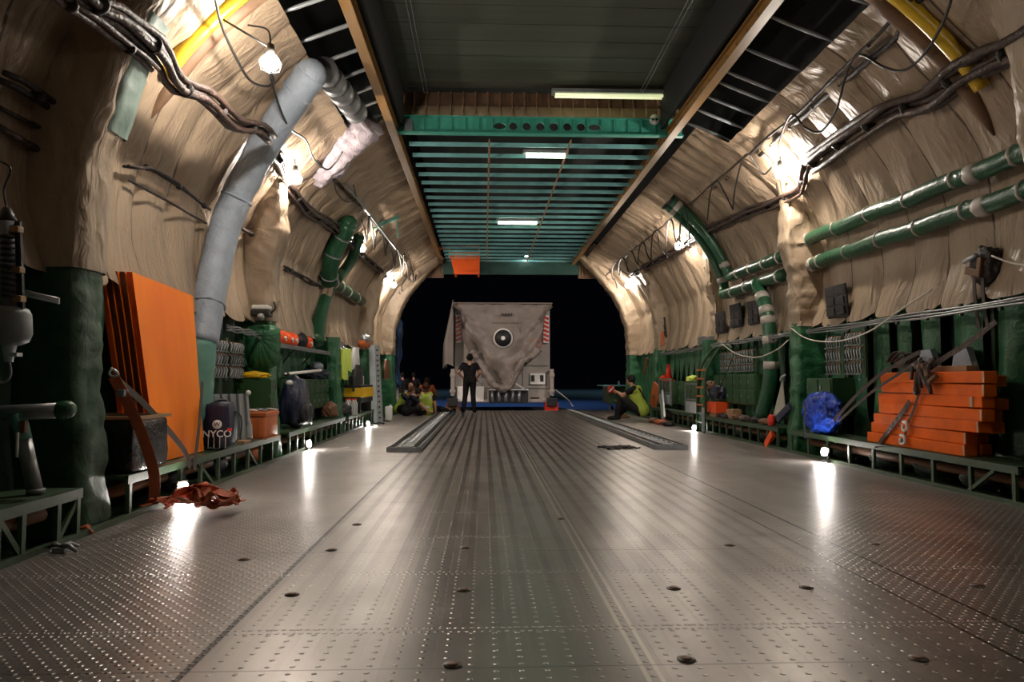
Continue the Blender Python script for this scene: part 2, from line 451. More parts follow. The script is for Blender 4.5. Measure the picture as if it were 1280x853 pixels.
# ---- floor and apron
bm = B()
box(bm, (XC, (Y0 + 22.6) / 2, -.06), (6.5, 22.6 - Y0, .12))
fl = struct(link('floor', bm, 'floor'))
bm = B()
for sd in (-1, 1):
    box(bm, (XC + sd * 3.255, (Y0 + 21) / 2, .012), (.035, 21 - Y0, .05))
    box(bm, (XC + sd * 3.6, (Y0 + Y1) / 2, -.08), (.75, Y1 - Y0, .04))
struct(link('trim_1', bm, 'greenpaint'))
bm = B()
for v in ((-60, 20.5, -.45), (60, 20.5, -.45), (60, 120, -.45), (-60, 120, -.45)): bm.verts.new(v)
bm.faces.new(bm.verts[:])
struct(link('apron_ground', bm, 'apron'))
bm = B()   # nose ramp, from the hold floor down to the apron
for sx in (0,):
    pts = [(-2.2, 22.6, -.12), (3.8, 22.6, -.12), (3.8, 24.6, -.46), (-2.2, 24.6, -.46)]
    lo = [bm.verts.new(Vector(p)) for p in pts]; up = [bm.verts.new(Vector(p) + Vector((0, 0, .1))) for p in pts]
    bm.faces.new(up); bm.faces.new(lo[::-1])
    for i in range(4): bm.faces.new((lo[i], lo[(i + 1) % 4], up[(i + 1) % 4], up[i]))
struct(link('nose_ramp', bm, 'greymetal'))

# ---- quilted lining walls
SEAM = .62
def lining(side):
    bm = B(); NS = 64; dy = .042; ny = int((Y1 - Y0) / dy)
    lay = bm.verts.layers.float.new('seam'); prev = None
    rs = [.30, .58, .80]
    for i in range(ny + 1):
        y = Y0 + i * dy; row = []
        for j in range(NS + 1):
            s = j / NS * (1.0 if y > 9.75 else .86)
            ph = y / SEAM + .18 * noise.noise(Vector((y * .5, s * 3, side * 7))) + (.25 * s if side < 0 else -.2 * s)
            u = ph - math.floor(ph); k = math.floor(ph)
            pil = 1 - abs(2 * u - 1) ** 3.5
            ds = min(abs(s - r) for r in rs)
            pil *= .45 + .55 * min(1, ds / .05)
            h, z, nh, nz = prof(s)
            near = 1.0 if y > 0 else .5
            d = .075 * pil + .045 * noise.noise(Vector((y * 1.3, s * 4, side * 3)))
            # radiating gathers
            d += .014 * noise.noise(Vector((y * 7 + s * 4 * (1 if int(k) % 2 else -1), s * 7, side * 5 + k * .3)))
            if s > .62 and y > 9.0:
                g = y / .31 + .5 * noise.noise(Vector((y, s * 4, 1)))
                d += (s - .62) / .38 * .07 * (1 - abs(2 * (g - math.floor(g)) - 1) ** 2)
            z2 = z
            if s < .12:
                z2 = z - (.12 - s) / .12 * (.10 * pil + .05 * noise.noise(Vector((y * .8, 3, side))))
                d += (.12 - s) * .4
            v = bm.verts.new((XC + side * (h + nh * d), y, z2 + nz * d))
            sm = max(0, 1 - min(u, 1 - u) * SEAM / .014)
            if s > .82 and y > 9: sm = 0
            v[lay] = ph + 1000 if not (s > .82 and y > 9) else 0
            row.append(v)
        if prev:
            for j in range(NS):
                f = (prev[j], prev[j + 1], row[j + 1], row[j])
                bm.faces.new(f if side < 0 else f[::-1])
        prev = row
    o = struct(link('wall_left' if side < 0 else 'wall_right', bm, 'lining', smooth=True))
    bm = B()   # skin behind the lining
    box(bm, (XC + side * 3.95, (Y0 + Y1) / 2, .9), (.06, Y1 - Y0, 2.0))
    box(bm, (XC + side * 3.85, (Y0 + Y1) / 2, 1.88), (.22, Y1 - Y0, .04))
    c = link('lower_panel', bm, 'darkback', o, loc=(0, 0, 0)); 
    # fuselage stringers standing in the dark behind curtains
    bm = B()
    y = .4
    while y < Y1 - .2:
        box(bm, (XC + side * 3.885, y, .9), (.07, .05, 1.9)); y += .5
    c = link('stringers', bm, 'greenpaint', o, loc=(0, 0, 0))
    return o
WL = lining(-1); WR = lining(1)
bm = B()   # wall behind the camera closes the hold
box(bm, (XC, Y0 - .05, 2.5), (8.2, .1, 5.6))
struct(link('wall_back', bm, 'darkback'))

# ---- outer crown so no sky shows between struts
bm = B()
cp = [(-2.9, 4.15), (-2.75, 4.9), (-2.2, 5.5), (-1.2, 5.85), (0, 5.95), (1.2, 5.85), (2.2, 5.5), (2.75, 4.9), (2.9, 4.15)]
pr = None
for y in (Y0, 4, 8, 12, 16, 21.4):
    r = [bm.verts.new((XC + h, y, z)) for h, z in cp]
    if pr:
        for j in range(len(cp) - 1): bm.faces.new((pr[j], r[j], r[j + 1], pr[j + 1]))
    pr = r
CE = struct(link('ceiling', bm, 'void', smooth=True))
def cpart(name, bm, m, smooth=False): return link(name, bm, m, CE, smooth, loc=(0, 0, 0))
# near flat ceiling panel with shallow cross ribs
bm = B()
box(bm, (XC, (Y0 + 10.1) / 2, 5.16), (4.3, 10.1 - Y0, .06))
y = -1.0
cpart('flat_panel', bm, 'ceildark')
bm = B()
while y < 10.0:
    box(bm, (XC, y, 5.128), (4.2, .025, .004)); y += .42
cpart('panel_ribs', bm, 'ceildark')
# stepped beam where the lattice begins, at y = 10.1
YB = 10.1
bm = B()
box(bm, (XC, YB + .25, 5.03), (4.1, .06, .24))
x = XC - 2.0
while x < XC + 2.01:
    box(bm, (x, YB + .20, 5.03), (.025, .05, .24)); x += .178
cpart('brown_band', bm, 'brownpad')
bm = B()
box(bm, (XC, YB + .20, 4.82), (4.1, .05, .22))
cpart('cream_band', bm, 'creampad', True)
bm = B(); x = XC - 2.0
while x < XC + 2.01:
    bar(bm, (x, YB + .16, 4.93), (x - .02, YB + .03, 4.70), .014); x += .178
cpart('cream_band_webs', bm, 'creampad')
bm = B()
def holed(bm, x0, x1, z0, z1, y, r, rx=None, n=16, dep=.03):
    cx, cz = (x0 + x1) / 2, (z0 + z1) / 2; rx = rx or r
    o, i_, ib = [], [], []
    for k in range(n):
        a = 2 * PI * (k + .5) / n; ca, sa = math.cos(a), math.sin(a)
        t = min((x1 - x0) / 2 / max(abs(ca), 1e-6), (z1 - z0) / 2 / max(abs(sa), 1e-6))
        o.append(bm.verts.new((cx + ca * t, y, cz + sa * t)))
        i_.append(bm.verts.new((cx + ca * rx, y - .008, cz + sa * r)))
        ib.append(bm.verts.new((cx + ca * rx, y + dep, cz + sa * r)))
    for k in range(n):
        q = (k + 1) % n
        bm.faces.new((o[k], o[q], i_[q], i_[k])); bm.faces.new((i_[k], i_[q], ib[q], ib[k]))
    for sx in (x0, x1):   # corner slivers
        for sz in (z0, z1):
            near = sorted(o, key=lambda v: (v.co - Vector((sx, y, sz))).length)[:2]
            if (near[0].co - Vector((sx, y, sz))).length > 1e-3:
                try: bm.faces.new((bm.verts.new((sx, y, sz)), near[0], near[1]))
                except ValueError: pass
cell = .195; n0 = 21
holes = {7: .05, 8: .06, 9: .062, 10: .062, 11: .065, 12: .062, 13: .062, 14: .05}
for k in range(n0):
    x0 = XC - 2.05 + k * cell; x1 = x0 + cell
    if k in holes: holed(bm, x0, x1, 4.46, 4.70, YB, holes[k], .09 if k in (7, 14) else None)
    else:
        f = [bm.verts.new(p) for p in ((x0, YB, 4.46), (x1, YB, 4.46), (x1, YB, 4.70), (x0, YB, 4.70))]; bm.faces.new(f)
        if k > 14: box(bm, (x0 + cell / 2, YB - .004, 4.60), (cell - .03, .008, .006)); box(bm, (x0 + cell / 2, YB - .004, 4.54), (cell - .03, .008, .006))
    box(bm, (x0, YB - .012, 4.58), (.012, .024, .24))
box(bm, (XC, YB - .02, 4.455), (4.1, .10, .02)); box(bm, (XC, YB - .015, 4.70), (4.1, .06, .015))
cpart('green_beam', bm, 'teal')
bm = B()
for (px, py) in ((511, 152),):
    p = atY(px, py, YB - .05); cyl(bm, p, p + Vector((0, .04, 0)), .05); box(bm, p + Vector((0, -.01, -.09)), (.11, .06, .1), bev=.01)
cpart('beam_junction_box', bm, 'grey')
bm = B(); p = atY(818, 150, YB - .02)
cyl(bm, p, p + Vector((0, -.02, 0)), .075)
cpart('round_gauge', bm, 'white', True)
bm = B()
for dx in (-.025, .025): cyl(bm, p + Vector((dx, -.02, 0)), p + Vector((dx, -.026, 0)), .018, n=10)
cpart('gauge_dots', bm, 'black')
# lattice cross beams
for k in range(21):
    y = 10.68 + k * .53
    bm = B()
    box(bm, (XC, y, 4.50), (3.86, .012, .055)); box(bm, (XC, y + .012, 4.475), (3.86, .03, .008)); box(bm, (XC, y + .012, 4.528), (3.86, .03, .006))
    cpart('cross_beam', bm, 'tealblue')
bm = B(); box(bm, (XC, 15.9, 5.3), (4.0, 11.3, .04)); cpart('lattice_back_panel', bm, 'void')  # black sheet for the shade above the lattice
# hoist chains
for X in (.07, 1.26):
    bm = B(); y = 10.3; i = 0
    while y < 21.2:
        for a in range(1):
            box(bm, (X, y, 4.44), (.034 if i % 2 else .012, .055, .012 if i % 2 else .034)); 
        y += .062; i += 1
    cpart('hoist_chain', bm, 'wood')
# rails
for i, X in enumerate((-1.27, 2.65)):
    bm = B()
    box(bm, (X, 10.2, 4.40), (.11, 22.6, .025)); box(bm, (X, 10.2, 4.47), (.025, 22.6, .14)); box(bm, (X, 10.2, 4.54), (.10, 22.6, .02))
    y = 0.0
    while y < 21.3:
        box(bm, (X + (.045 if i == 0 else -.045), y, 4.43), (.012, .02, .05)); y += .3
    struct(link('trim_%d' % (2 + i), bm, 'ochre'))
    bm = B(); sd = -1 if i == 0 else 1
    box(bm, (X + (.10 if i == 0 else -.10), 4.0, 4.84), (.03, 12.2, .56))
    cpart('side_fascia', bm, 'void')  # coloured near-black for the shade between panel and rail
    # thin twin wires under the near panel
    for q in range(2):
        bm = B(); xx = X + (.42 + .05 * q) * (1 if i == 0 else -1)
        cyl(bm, (xx, 5.0, 5.06), (xx, 10.0, 5.0), .004, n=6); cpart('guide_wire', bm, 'grey')
# silver struts from the wall tops up to the rails
for sd in (-1, 1):
    lst = [6.55, 7.15, 7.7, 8.2, 8.7, 9.15, 9.6] if sd < 0 else [6.2, 6.9, 7.6, 8.2, 8.5, 8.95, 9.4, 9.9]
    for y in lst + [5.9, 5.3]:
        a = Vector((XC + sd * 2.72, y, 4.33)); b = Vector((XC + sd * 2.05, y + .05, 4.62))
        bm = B(); sweep(bm, [a, a.lerp(b, .12), a.lerp(b, .25), a.lerp(b, .8), b], [.010, .014, .022, .022, .012], 10)
        ball(bm, a, .03, 10, 6)
        cpart('strut', bm, 'silver', True)
# end frame of the opening
def inner(z):
    T = [(0, 3.28), (1.0, 3.36), (1.7, 3.38), (2.4, 3.36), (3.0, 3.18), (3.4, 2.97), (3.85, 2.60), (4.2, 2.30), (4.5, 1.98)]
    for (a, h1), (b, h2) in zip(T, T[1:]):
        if z <= b: return h1 + (h2 - h1) * (z - a) / (b - a)
    return T[-1][1]
def outer(z):
    if z < 1.72: return 3.86
    return prof(s_of_z(z))[0] + .05
def frame_part(bm, side, y0, w, z0, z1, wr=.02, seed=0, thick=0.0, nz_=60, flush=0.0):
    path = []
    for i in range(nz_ + 1):
        z = z0 + (z1 - z0) * i / nz_
        path.append((inner(z) + thick + flush * max(0, z - 2.75) ** 1.3, z))
    prev = None; NU = 22
    for i, (hi, z) in enumerate(path):
        # normal direction of the inner edge
        a = path[max(i - 1, 0)]; b = path[min(i + 1, nz_)]
        t = Vector((b[0] - a[0], b[1] - a[1])).normalized(); nh, nz = t.y, -t.x
        dep = min(.62, max(.10, (outer(min(z, 4.55)) - hi) / max(nh, .35)))
        row = []
        for u in range(NU + 1):
            f = u / NU
            if f < .36: a_, b_ = f / .36, 0.0
            elif f > .64: a_, b_ = (1 - f) / .36, 1.0
            else: a_, b_ = 1.0, (f - .36) / .28
            # a_: 0 at the wall .. 1 at inner edge, b_ across width
            rnd = .05 * (max(0, abs(b_ - .5) * 2 - .6) / .4) ** 2 if a_ == 1 else 0
            off = dep * (1 - a_) + rnd
            yy = y0 + b_ * w
            p = Vector((hi + nh * off, yy, z + nz * off))
            dn = wr * noise.noise(Vector((p.x * 3 + seed, yy * 7, z * 5))) + wr * .7 * noise.noise(Vector((seed, yy * 4 + p.x * 6, z * 13)))
            if a_ == 1: p.x -= nh * dn; p.z -= nz * dn
            else: p.y += dn * (-1 if b_ == 0 else 1)
            row.append(bm.verts.new((XC + side * p.x, p.y, p.z)))
        if prev:
            for j in range(NU):
                f = (prev[j], prev[j + 1], row[j + 1], row[j])
                bm.faces.new(f if side > 0 else f[::-1])
        prev = row
FR = {-1: [(4.66, .40), (8.85, .30), (12.9, .26), (17.0, .30), (20.7, .5)], 1: [(4.95, .34), (9.45, .30), (13.5, .3), (17.5, .3), (20.7, .5)]}
n_t = 4
for sd in (-1, 1):
    for k, (y, w) in enumerate(FR[sd]):
        e = bpy.data.objects.new('trim_%d' % n_t, None); n_t += 1; COL.objects.link(e); e['kind'] = 'structure'
        bm = B(); frame_part(bm, sd, y + .02, w - .04, -.02, 1.72, .022, k * 3 + sd, thick=.02, nz_=50)
        link('lower_cover', bm, 'greenlit' if k else 'green', e, True, loc=(0, 0, 0))  # nearest columns use the shaded green, their shade is in the colour
        bm = B(); frame_part(bm, sd, y, w, 1.68, 4.5, .03 if k else .014, k * 5 + sd, nz_=80, thick=(0, .0, .22, .06, .0)[k], flush=((.12 if sd < 0 else .42), .55, .45, .3, 0)[k])
        link('upper_cover', bm, 'lining', e, True, loc=(0, 0, 0))
        if k == 0 and sd < 0:
            bm = B(); frame_part(bm, sd, y + .08, w - .055, 2.62, 3.42, .012, 5, nz_=24, thick=-.012, flush=.12)
            link('aqua_sleeve', bm, 'aquapale', e, True, loc=(0, 0, 0))
# yellow ring tubes
for sd in (-1, 1):
    e = bpy.data.objects.new('trim_%d' % n_t, None); n_t += 1; COL.objects.link(e); e['kind'] = 'structure'
    bm = B(); pts = [wallpt(sd, 5.75, .52 + .48 * i / 16, .10) for i in range(17)]
    sweep(bm, pts, .065, 12); link('ring_tube', bm, 'yellow', e, True, loc=(0, 0, 0))
    bm = B(); pts = [wallpt(sd, 5.93, .40 + .6 * i / 16, .06) for i in range(17)]
    sweep(bm, pts, [.01, .05, .08] + [.09] * 14, 10, wob=.2); link('ring_cover', bm, 'brownpad', e, True, loc=(0, 0, 0))
# end header
bm = B()
box(bm, (XC, 21.35, 4.35), (4.2, .12, .50))
struct(link('trim_%d' % n_t, bm, 'tealdark')); n_t += 1
bm = B()
for sd in (-1, 1):
    for i in range(8): box(bm, (XC + sd * (2.05 + i * .085), 21.3, 4.25), (.05, .05, .5))
    box(bm, (XC + sd * 2.35, 21.33, 4.25), (.7, .03, .5)); box(bm, (XC + sd * 2.4, 21.28, 3.99), (.8, .06, .02))
struct(link('trim_%d' % n_t, bm, 'brownpad')); n_t += 1
for sd in (-1, 1):   # outer skin ring so the apron light cannot leak past the lining
    bm = B()
    zs = [-.3, 1.0, 1.72, 2.4, 3.0, 3.4, 3.85, 4.2, 4.5]
    pr = None
    for z in zs:
        r = [bm.verts.new((XC + sd * (inner(max(z, 0)) + .3), 21.25, z)), bm.verts.new((XC + sd * 5.0, 21.25, z + .8 * (z > 4.3)))]
        if pr: bm.faces.new((pr[0], pr[1], r[1], r[0]))
        pr = r
    struct(link('trim_%d' % n_t, bm, 'void')); n_t += 1

# ---- green curtains hanging over the lower walls
def curtain(side, y0, y1, label, seed, per=.42, amp=.10, z0=.02, z1=1.80, m='green', h0=3.79, open_=False):
    bm = B(); n = int((y1 - y0) / .03); NZ = 26; prev = None
    for i in range(n + 1):
        y = y0 + (y1 - y0) * i / n; row = []
        for j in range(NZ + 1):
            z = z0 + (z1 - z0) * j / NZ
            ph = y / per + .35 * noise.noise(Vector((y * .9, z * .8, seed)))
            u = ph - math.floor(ph)
            d = amp * max(0, math.sin(u * 2 * PI) * .5 + .5) ** .7 - .05 * (u > .72) * (.2 if side > 0 else 1)
            d += .03 * noise.noise(Vector((y * 4, z * 2.5, seed)))
            row.append(bm.verts.new((XC + side * (h0 + .04 - d), y, z)))
        if prev:
            for j in range(NZ):
                gp = (y / per + .35 * noise.noise(Vector((y * .9, 1.0, seed)))) % 1.0
                if open_ and gp > .70: continue
                f = (prev[j], prev[j + 1], row[j + 1], row[j]); bm.faces.new(f if side < 0 else f[::-1])
        prev = row
    for v in [v for v in bm.verts if not v.link_faces]: bm.verts.remove(v)
    o = recenter(link('wall_curtain', bm, m, smooth=True))
    tag(o, label, 'curtain', 'green curtains along the lower walls')
curtain(-1, 1.6, 4.64, 'shaded green canvas curtain behind the grey pipe at the left foreground', 1)
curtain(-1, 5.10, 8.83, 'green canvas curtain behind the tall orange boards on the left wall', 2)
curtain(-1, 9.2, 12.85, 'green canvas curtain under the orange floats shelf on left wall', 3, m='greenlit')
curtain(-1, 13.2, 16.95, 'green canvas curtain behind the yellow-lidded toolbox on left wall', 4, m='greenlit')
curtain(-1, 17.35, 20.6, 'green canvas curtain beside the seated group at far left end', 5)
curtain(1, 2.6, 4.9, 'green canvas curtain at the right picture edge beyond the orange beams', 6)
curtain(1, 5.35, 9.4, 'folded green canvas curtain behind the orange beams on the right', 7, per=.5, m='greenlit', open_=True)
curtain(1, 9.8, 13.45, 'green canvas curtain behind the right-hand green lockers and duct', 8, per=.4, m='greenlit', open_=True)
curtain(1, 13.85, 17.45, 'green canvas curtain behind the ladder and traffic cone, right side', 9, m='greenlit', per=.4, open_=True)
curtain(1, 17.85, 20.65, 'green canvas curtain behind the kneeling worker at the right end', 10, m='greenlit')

# ---- benches: open steel frames along both floor edges
def bench(side, y0, y1, label, posts, diags=(), z=.30, deep=.40):
    hf = 3.245; X = XC + side * hf
    t = thing('side_bench', label, 'bench', (XC + side * (hf + deep / 2), (y0 + y1) / 2, 0), 'green steel benches along the floor edges')
    bm = B(); box(bm, (XC + side * (hf + deep / 2), (y0 + y1) / 2, z - .012), (deep, y1 - y0, .024)); box(bm, (X + side * .012, (y0 + y1) / 2, z - .03), (.022, y1 - y0, .06))
    link('bench_top', bm, 'greenpaint', t)
    n = len(posts)
    for y in posts:
        bm = B(); box(bm, (X + side * .015, y, (z - .05) / 2), (.03, .035, z - .05)); link('post', bm, 'greenpaint', t)
    for a, b in diags:
        bm = B(); bar(bm, (X + side * .015, a, .02), (X + side * .015, b, z - .06), .02, .03); link('brace', bm, 'greenpaint', t)
    bm = B(); cyl(bm, (X + side * .22, y0 + .05, .15), (X + side * .22, y1 - .05, .15), .042, n=12)
    link('under_pipe', bm, 'brown', t, True)
    return t
def rng(a, b, st):
    o = []; y = a
    while y < b + 1e-6: o.append(y); y += st
    return o
bench(-1, 3.74, 4.54, 'short green steel bench frame in the left foreground under the grey pipe', [3.78, 3.98, 4.3, 4.5], [(3.98, 3.8), (4.3, 4.5)])
bench(-1, 5.10, 8.80, 'green steel bench along the left floor edge carrying the orange boards', rng(5.14, 8.8, .42), [(6.7, 6.35), (8.0, 7.65)])
bench(-1, 9.2, 12.86, 'green steel bench on the left beside the dark backpack', rng(9.25, 12.85, .36))
bench(-1, 13.2, 16.9, 'far green steel bench on the left holding bottles and toolbox', rng(13.25, 16.9, .36))
bench(1, 3.3, 4.9, 'green steel bench end at the right picture edge', rng(3.35, 4.9, .3))
bench(1, 5.35, 9.40, 'green steel bench carrying the stack of orange beams', rng(5.4, 9.4, .5), [(5.95, 5.62)])
bench(1, 9.82, 13.45, 'green steel bench in front of the right-hand green lockers', rng(9.85, 13.45, .35))
bench(1, 13.85, 17.4, 'far green steel bench beside the kneeling worker on the right', rng(13.9, 17.4, .36))
# ================================================================== LAMPS
def work_lamp(p, label, group='bare work lamps strung along the walls', side=-1, r=.07, m='bulb'):
    p = Vector(p)
    t = thing('work_lamp', label, 'lamp', p, group)
    bm = B(); q = bmesh.ops.create_icosphere(bm, subdivisions=2, radius=r); bmesh.ops.translate(bm, vec=p, verts=q['verts'])
    link('bulb', bm, m, t, True)
    bm = B(); cyl(bm, p + Vector((0, 0, r * .8)), p + Vector((0, 0, r * .8 + .09)), r * .55, r * .4, 14)
    link('socket', bm, 'blackrub', t, True)
    bm = B()
    for k in range(4):
        a = k * PI / 2 + .4; d = Vector((math.cos(a), math.sin(a), 0))
        sweep(bm, [p + d * r * .6 + Vector((0, 0, r)), p + d * r * 1.25, p + d * r * 1.0 + Vector((0, 0, -r)), p + Vector((0, 0, -r * 1.3))], .003, 6)
    link('wire_guard', bm, 'blackrub', t, True)
    bm = B(); sweep(bm, curve([p + Vector((0, 0, r * .8 + .09)), p + Vector((side * .03, 0, r + .2)), p + Vector((side * .2, .05, r + .26))], 5), .008, 6)
    link('cord', bm, 'blackrub', t, True)
    bm = B(); cyl(bm, p + Vector((0, 0, r * .8 + .06)), p + Vector((side * .42, 0, r + .30)), .009, n=8); link('bracket', bm, 'blackrub', t, True)
    return t
def lamp_at(px, py, s, side, label, inset=.28, **k):
    # find the depth at which the lamp, hung `inset` off the lining, sits on that sight line
    w = wallpt(side, 0, s, inset); p = atX(px, py, w.x)
    return work_lamp((w.x, p.y, p.z), label, side=side, **k)
lamp_at(338, 78, .80, -1, 'bright bare work lamp nearest on the left wall, above the pale duct', .42)
lamp_at(369, 222, .56, -1, 'bright bare work lamp below the pale duct top, second on left wall')
lamp_at(452, 310, .56, -1, 'bright bare work lamp beside the dark green left duct, third on left wall', .24)
lamp_at(492, 356, .54, -1, 'bright bare work lamp at the left edge of the end opening', .24)
lamp_at(530, 314, .80, -1, 'small lamp high at the far left end near the orange hoist', .06, r=.035)
lamp_at(975, 215, .60, 1, 'bright bare work lamp nearest on the right wall, by the thick cable bundle', .34)
lamp_at(848, 307, .60, 1, 'bright bare work lamp in the middle of the right wall', .30)
lamp_at(785, 357, .55, 1, 'bright bare work lamp at the right edge of the end opening', .24)
# added fill lamps out of view, lighting the foreground
for y, sd in ((2.6, 1), (-1.4, 1)):
    w = wallpt(sd, y, .62, .3); work_lamp(w, 'added fill lamp outside the picture, lights the foreground', side=sd, r=.03)

def floor_flood(px, py, X, label, rr=.045, face=1):
    p = atX(px, py, X)
    t = thing('floor_floodlight', label, 'floodlight', (p.x, p.y, 0), 'small floodlights low at the floor edges')
    d = Vector((-face, -.35, .12)).normalized()
    bm = B(); bar(bm, p - d * .06, p, .13, .11, bev=.012); link('housing', bm, 'blackrub', t)
    bm = B(); cyl(bm, p + d * .001, p + d * .012, rr, n=20); link('lens', bm, 'flood', t, True)
    bm = B()
    for s in (-.075, .075): bar(bm, (p.x, p.y + s, 0.0), (p.x, p.y + s, p.z), .012)
    bar(bm, (p.x, p.y - .08, .006), (p.x, p.y + .08, .006), .05, .012); link('bracket', bm, 'blackrub', t)
floor_flood(229, 610, -2.38, 'floodlight on the floor in front of the orange boards', face=-1)
floor_flood(386, 555, -2.40, 'floodlight on the floor by the dark backpack, left side', face=-1)
floor_flood(460, 530, -2.36, 'floodlight at the far left beside the leaning perforated column', face=-1)
floor_flood(1031, 565, 3.98, 'floodlight under the blue plastic bag on the right', face=1)
floor_flood(868, 535, 3.95, 'floodlight at the foot of the ladder on the right', face=1)

def ceil_tube(p, L, label, m='tube'):
    p = Vector(p); t = thing('ceiling_light', label, 'light', p, 'strip lights above the ceiling lattice')
    bm = B(); box(bm, p + Vector((0, 0, .05)), (L + .1, .16, .05)); link('housing', bm, 'grey', t)
    bm = B()
    for s in (-.04, .04): cyl(bm, p + Vector((-L / 2, s, 0)), p + Vector((L / 2, s, 0)), .02, n=10)
    link('tube', bm, m, t, True)
ceil_tube(atY(682, 195, 11.0), .60, 'pale green strip light nearest above the teal lattice')
ceil_tube(atY(647, 279, 15.75), .85, 'pale green strip light farther along the teal lattice')
p = atY(658, 320, 21.0); t = thing('dome_light', 'small white dome light at the far end of the lattice', 'light', p)
bm = B(); ball(bm, p, .045, 14, 8); link('dome', bm, 'dome', t, True)
bm = B(); cyl(bm, p + Vector((0, 0, .03)), p + Vector((0, 0, .09)), .07); link('base', bm, 'grey', t, True)
bm = B(); p = Vector((XC + .95, 9.2, 4.98)); 
ceil_tube((XC + 1.05, 9.98, 4.99), 1.7, 'strip light tucked against the brown band over the lattice', 'dimtube')
# ================================================================== DUCTS, PIPES, CABLES
def onwall(sd, px, py, inset):
    best = None
    for k in range(301):
        s = k / 300; w = wallpt(sd, 0, s, inset); p = atX(px, py, w.x); e = abs(p.z - w.z)
        if best is None or e < best[0]: best = (e, p)
    return best[1]
def ring_path(sd, y, s0, s1, inset, n=14):
    return [wallpt(sd, y, s0 + (s1 - s0) * i / n, inset) for i in range(n + 1)]
def bands(parent, pts, r, every, m='band', w=.05, name='tape_band', start=1):
    for i in range(start, len(pts) - 1, every):
        a = pts[i]; t = (pts[min(i + 1, len(pts) - 1)] - pts[max(0, i - 1)]).normalized()
        bm = B(); sweep(bm, [a - t * w / 2, a - t * w / 4, a + t * w / 4, a + t * w / 2], [r * 1.03, r * 1.12, r * 1.12, r * 1.03], 16, wob=.15)
        link(name, bm, m, parent, True)
# pale blue-grey duct rising on the left wall
pts = [Vector((-2.72, 7.0, .32)), Vector((-2.78, 7.1, .9)), atY(252, 430, 7.2), atY(270, 330, 7.5), atY(292, 255, 7.7), atY(340, 165, 7.6), atY(389, 92, 7.3)]
t = thing('insulated_duct', 'thick pale blue lagged duct rising up the left wall beside the orange boards', 'duct', pts[0])
c = curve(pts, 12)
k = 24
bm = B(); sweep(bm, c[k:], .158, 24, wob=.10); ball(bm, c[-1], .15, 20, 10); link('upper_lagging', bm, 'bluegrey', t, True)
bm = B(); sweep(bm, c[:k + 1], .15, 24, wob=.10); link('lower_lagging', bm, 'aqua', t, True)
bands(t, c, .158, 19, 'bluegrey', .03, start=30)
bm = B(); e = c[-1] + Vector((.06, .3, .18))
for q in range(5):
    a = e + Vector((.04 * q, .22 * q, -.02 * q)); cyl(bm, a, a + Vector((0, .15, 0)), .14, n=18)
link('corrugated_bend', bm, 'greymetal', t, True)
# lilac wrapped frame head on the left (rising from the second frame)
bm = B(); pts = [onwall(-1, 397, 228, .06), onwall(-1, 412, 205, .10), onwall(-1, 436, 178, .12), onwall(-1, 462, 152, .12)]
pts = curve(pts, 10)
sweep(bm, pts, [.10 + .11 * min(1, i / 12) + .012 * math.sin(i * 1.9) for i in range(len(pts))], 26, wob=.3); o = recenter(link('wrapped_frame_pad', bm, 'lilac', smooth=True))
tag(o, 'wrinkled lilac wrapped pad between the second left lamp and the brown rail', 'padding')
# pale blue short hose
bm = B(); pts = [atY(421, 221, 10.3), atY(436, 196, 10.3), atY(452, 176, 10.3)]
t = thing('blue_hose', 'short pale blue hose on the upper left lining', 'hose', pts[0])
sweep(bm, curve(pts, 6), .05, 14); link('hose_body', bm, 'paleblue', t, True)
bm = B()
for q in (.3, .62):
    p = pts[0].lerp(pts[2], q); d = (pts[2] - pts[0]).normalized(); cyl(bm, p - d * .02, p + d * .02, .056)
link('hose_clamp', bm, 'white', t, True)
# dark green ducting, left
y = 13.35
t = thing('green_duct', 'dark green bent duct on the left wall near the third lamp', 'duct', wallpt(-1, y, .1, .2))
up = curve([onwall(-1, 411, 350, .19), onwall(-1, 414, 325, .2), onwall(-1, 424, 302, .2), onwall(-1, 436, 280, .19)], 4)
bm = B(); sweep(bm, up, .15, 18, wob=.08); ball(bm, up[0], .15, 18, 10); ball(bm, up[-1], .145, 18, 10); link('upper_duct', bm, 'duct', t, True)
lo = curve([onwall(-1, 396, 428, .12), onwall(-1, 399, 400, .13), onwall(-1, 407, 370, .14), onwall(-1, 412, 352, .16)], 4)
bm = B(); sweep(bm, lo, .12, 18, wob=.08); link('lower_duct', bm, 'duct', t, True)
y = up[0].y
hz = [wallpt(-1, yy, .31, .17) for yy in (y, y + .6, y + 1.8, 16.4)]
bm = B(); sweep(bm, curve(hz, 5), .11, 16, wob=.12); link('branch_duct', bm, 'duct', t, True)
bands(t, up, .15, 4, 'greymetal', .03); bands(t, curve(hz, 5), .11, 3, 'band', .08)
pts = curve([wallpt(-1, y + .5, .62, .16), wallpt(-1, y + .9, .5, .2), wallpt(-1, y + .8, .4, .2), wallpt(-1, y + .5, .34, .2)], 5)
bm = B(); sweep(bm, pts, .10, 14); link('side_bend', bm, 'duct', t, True)
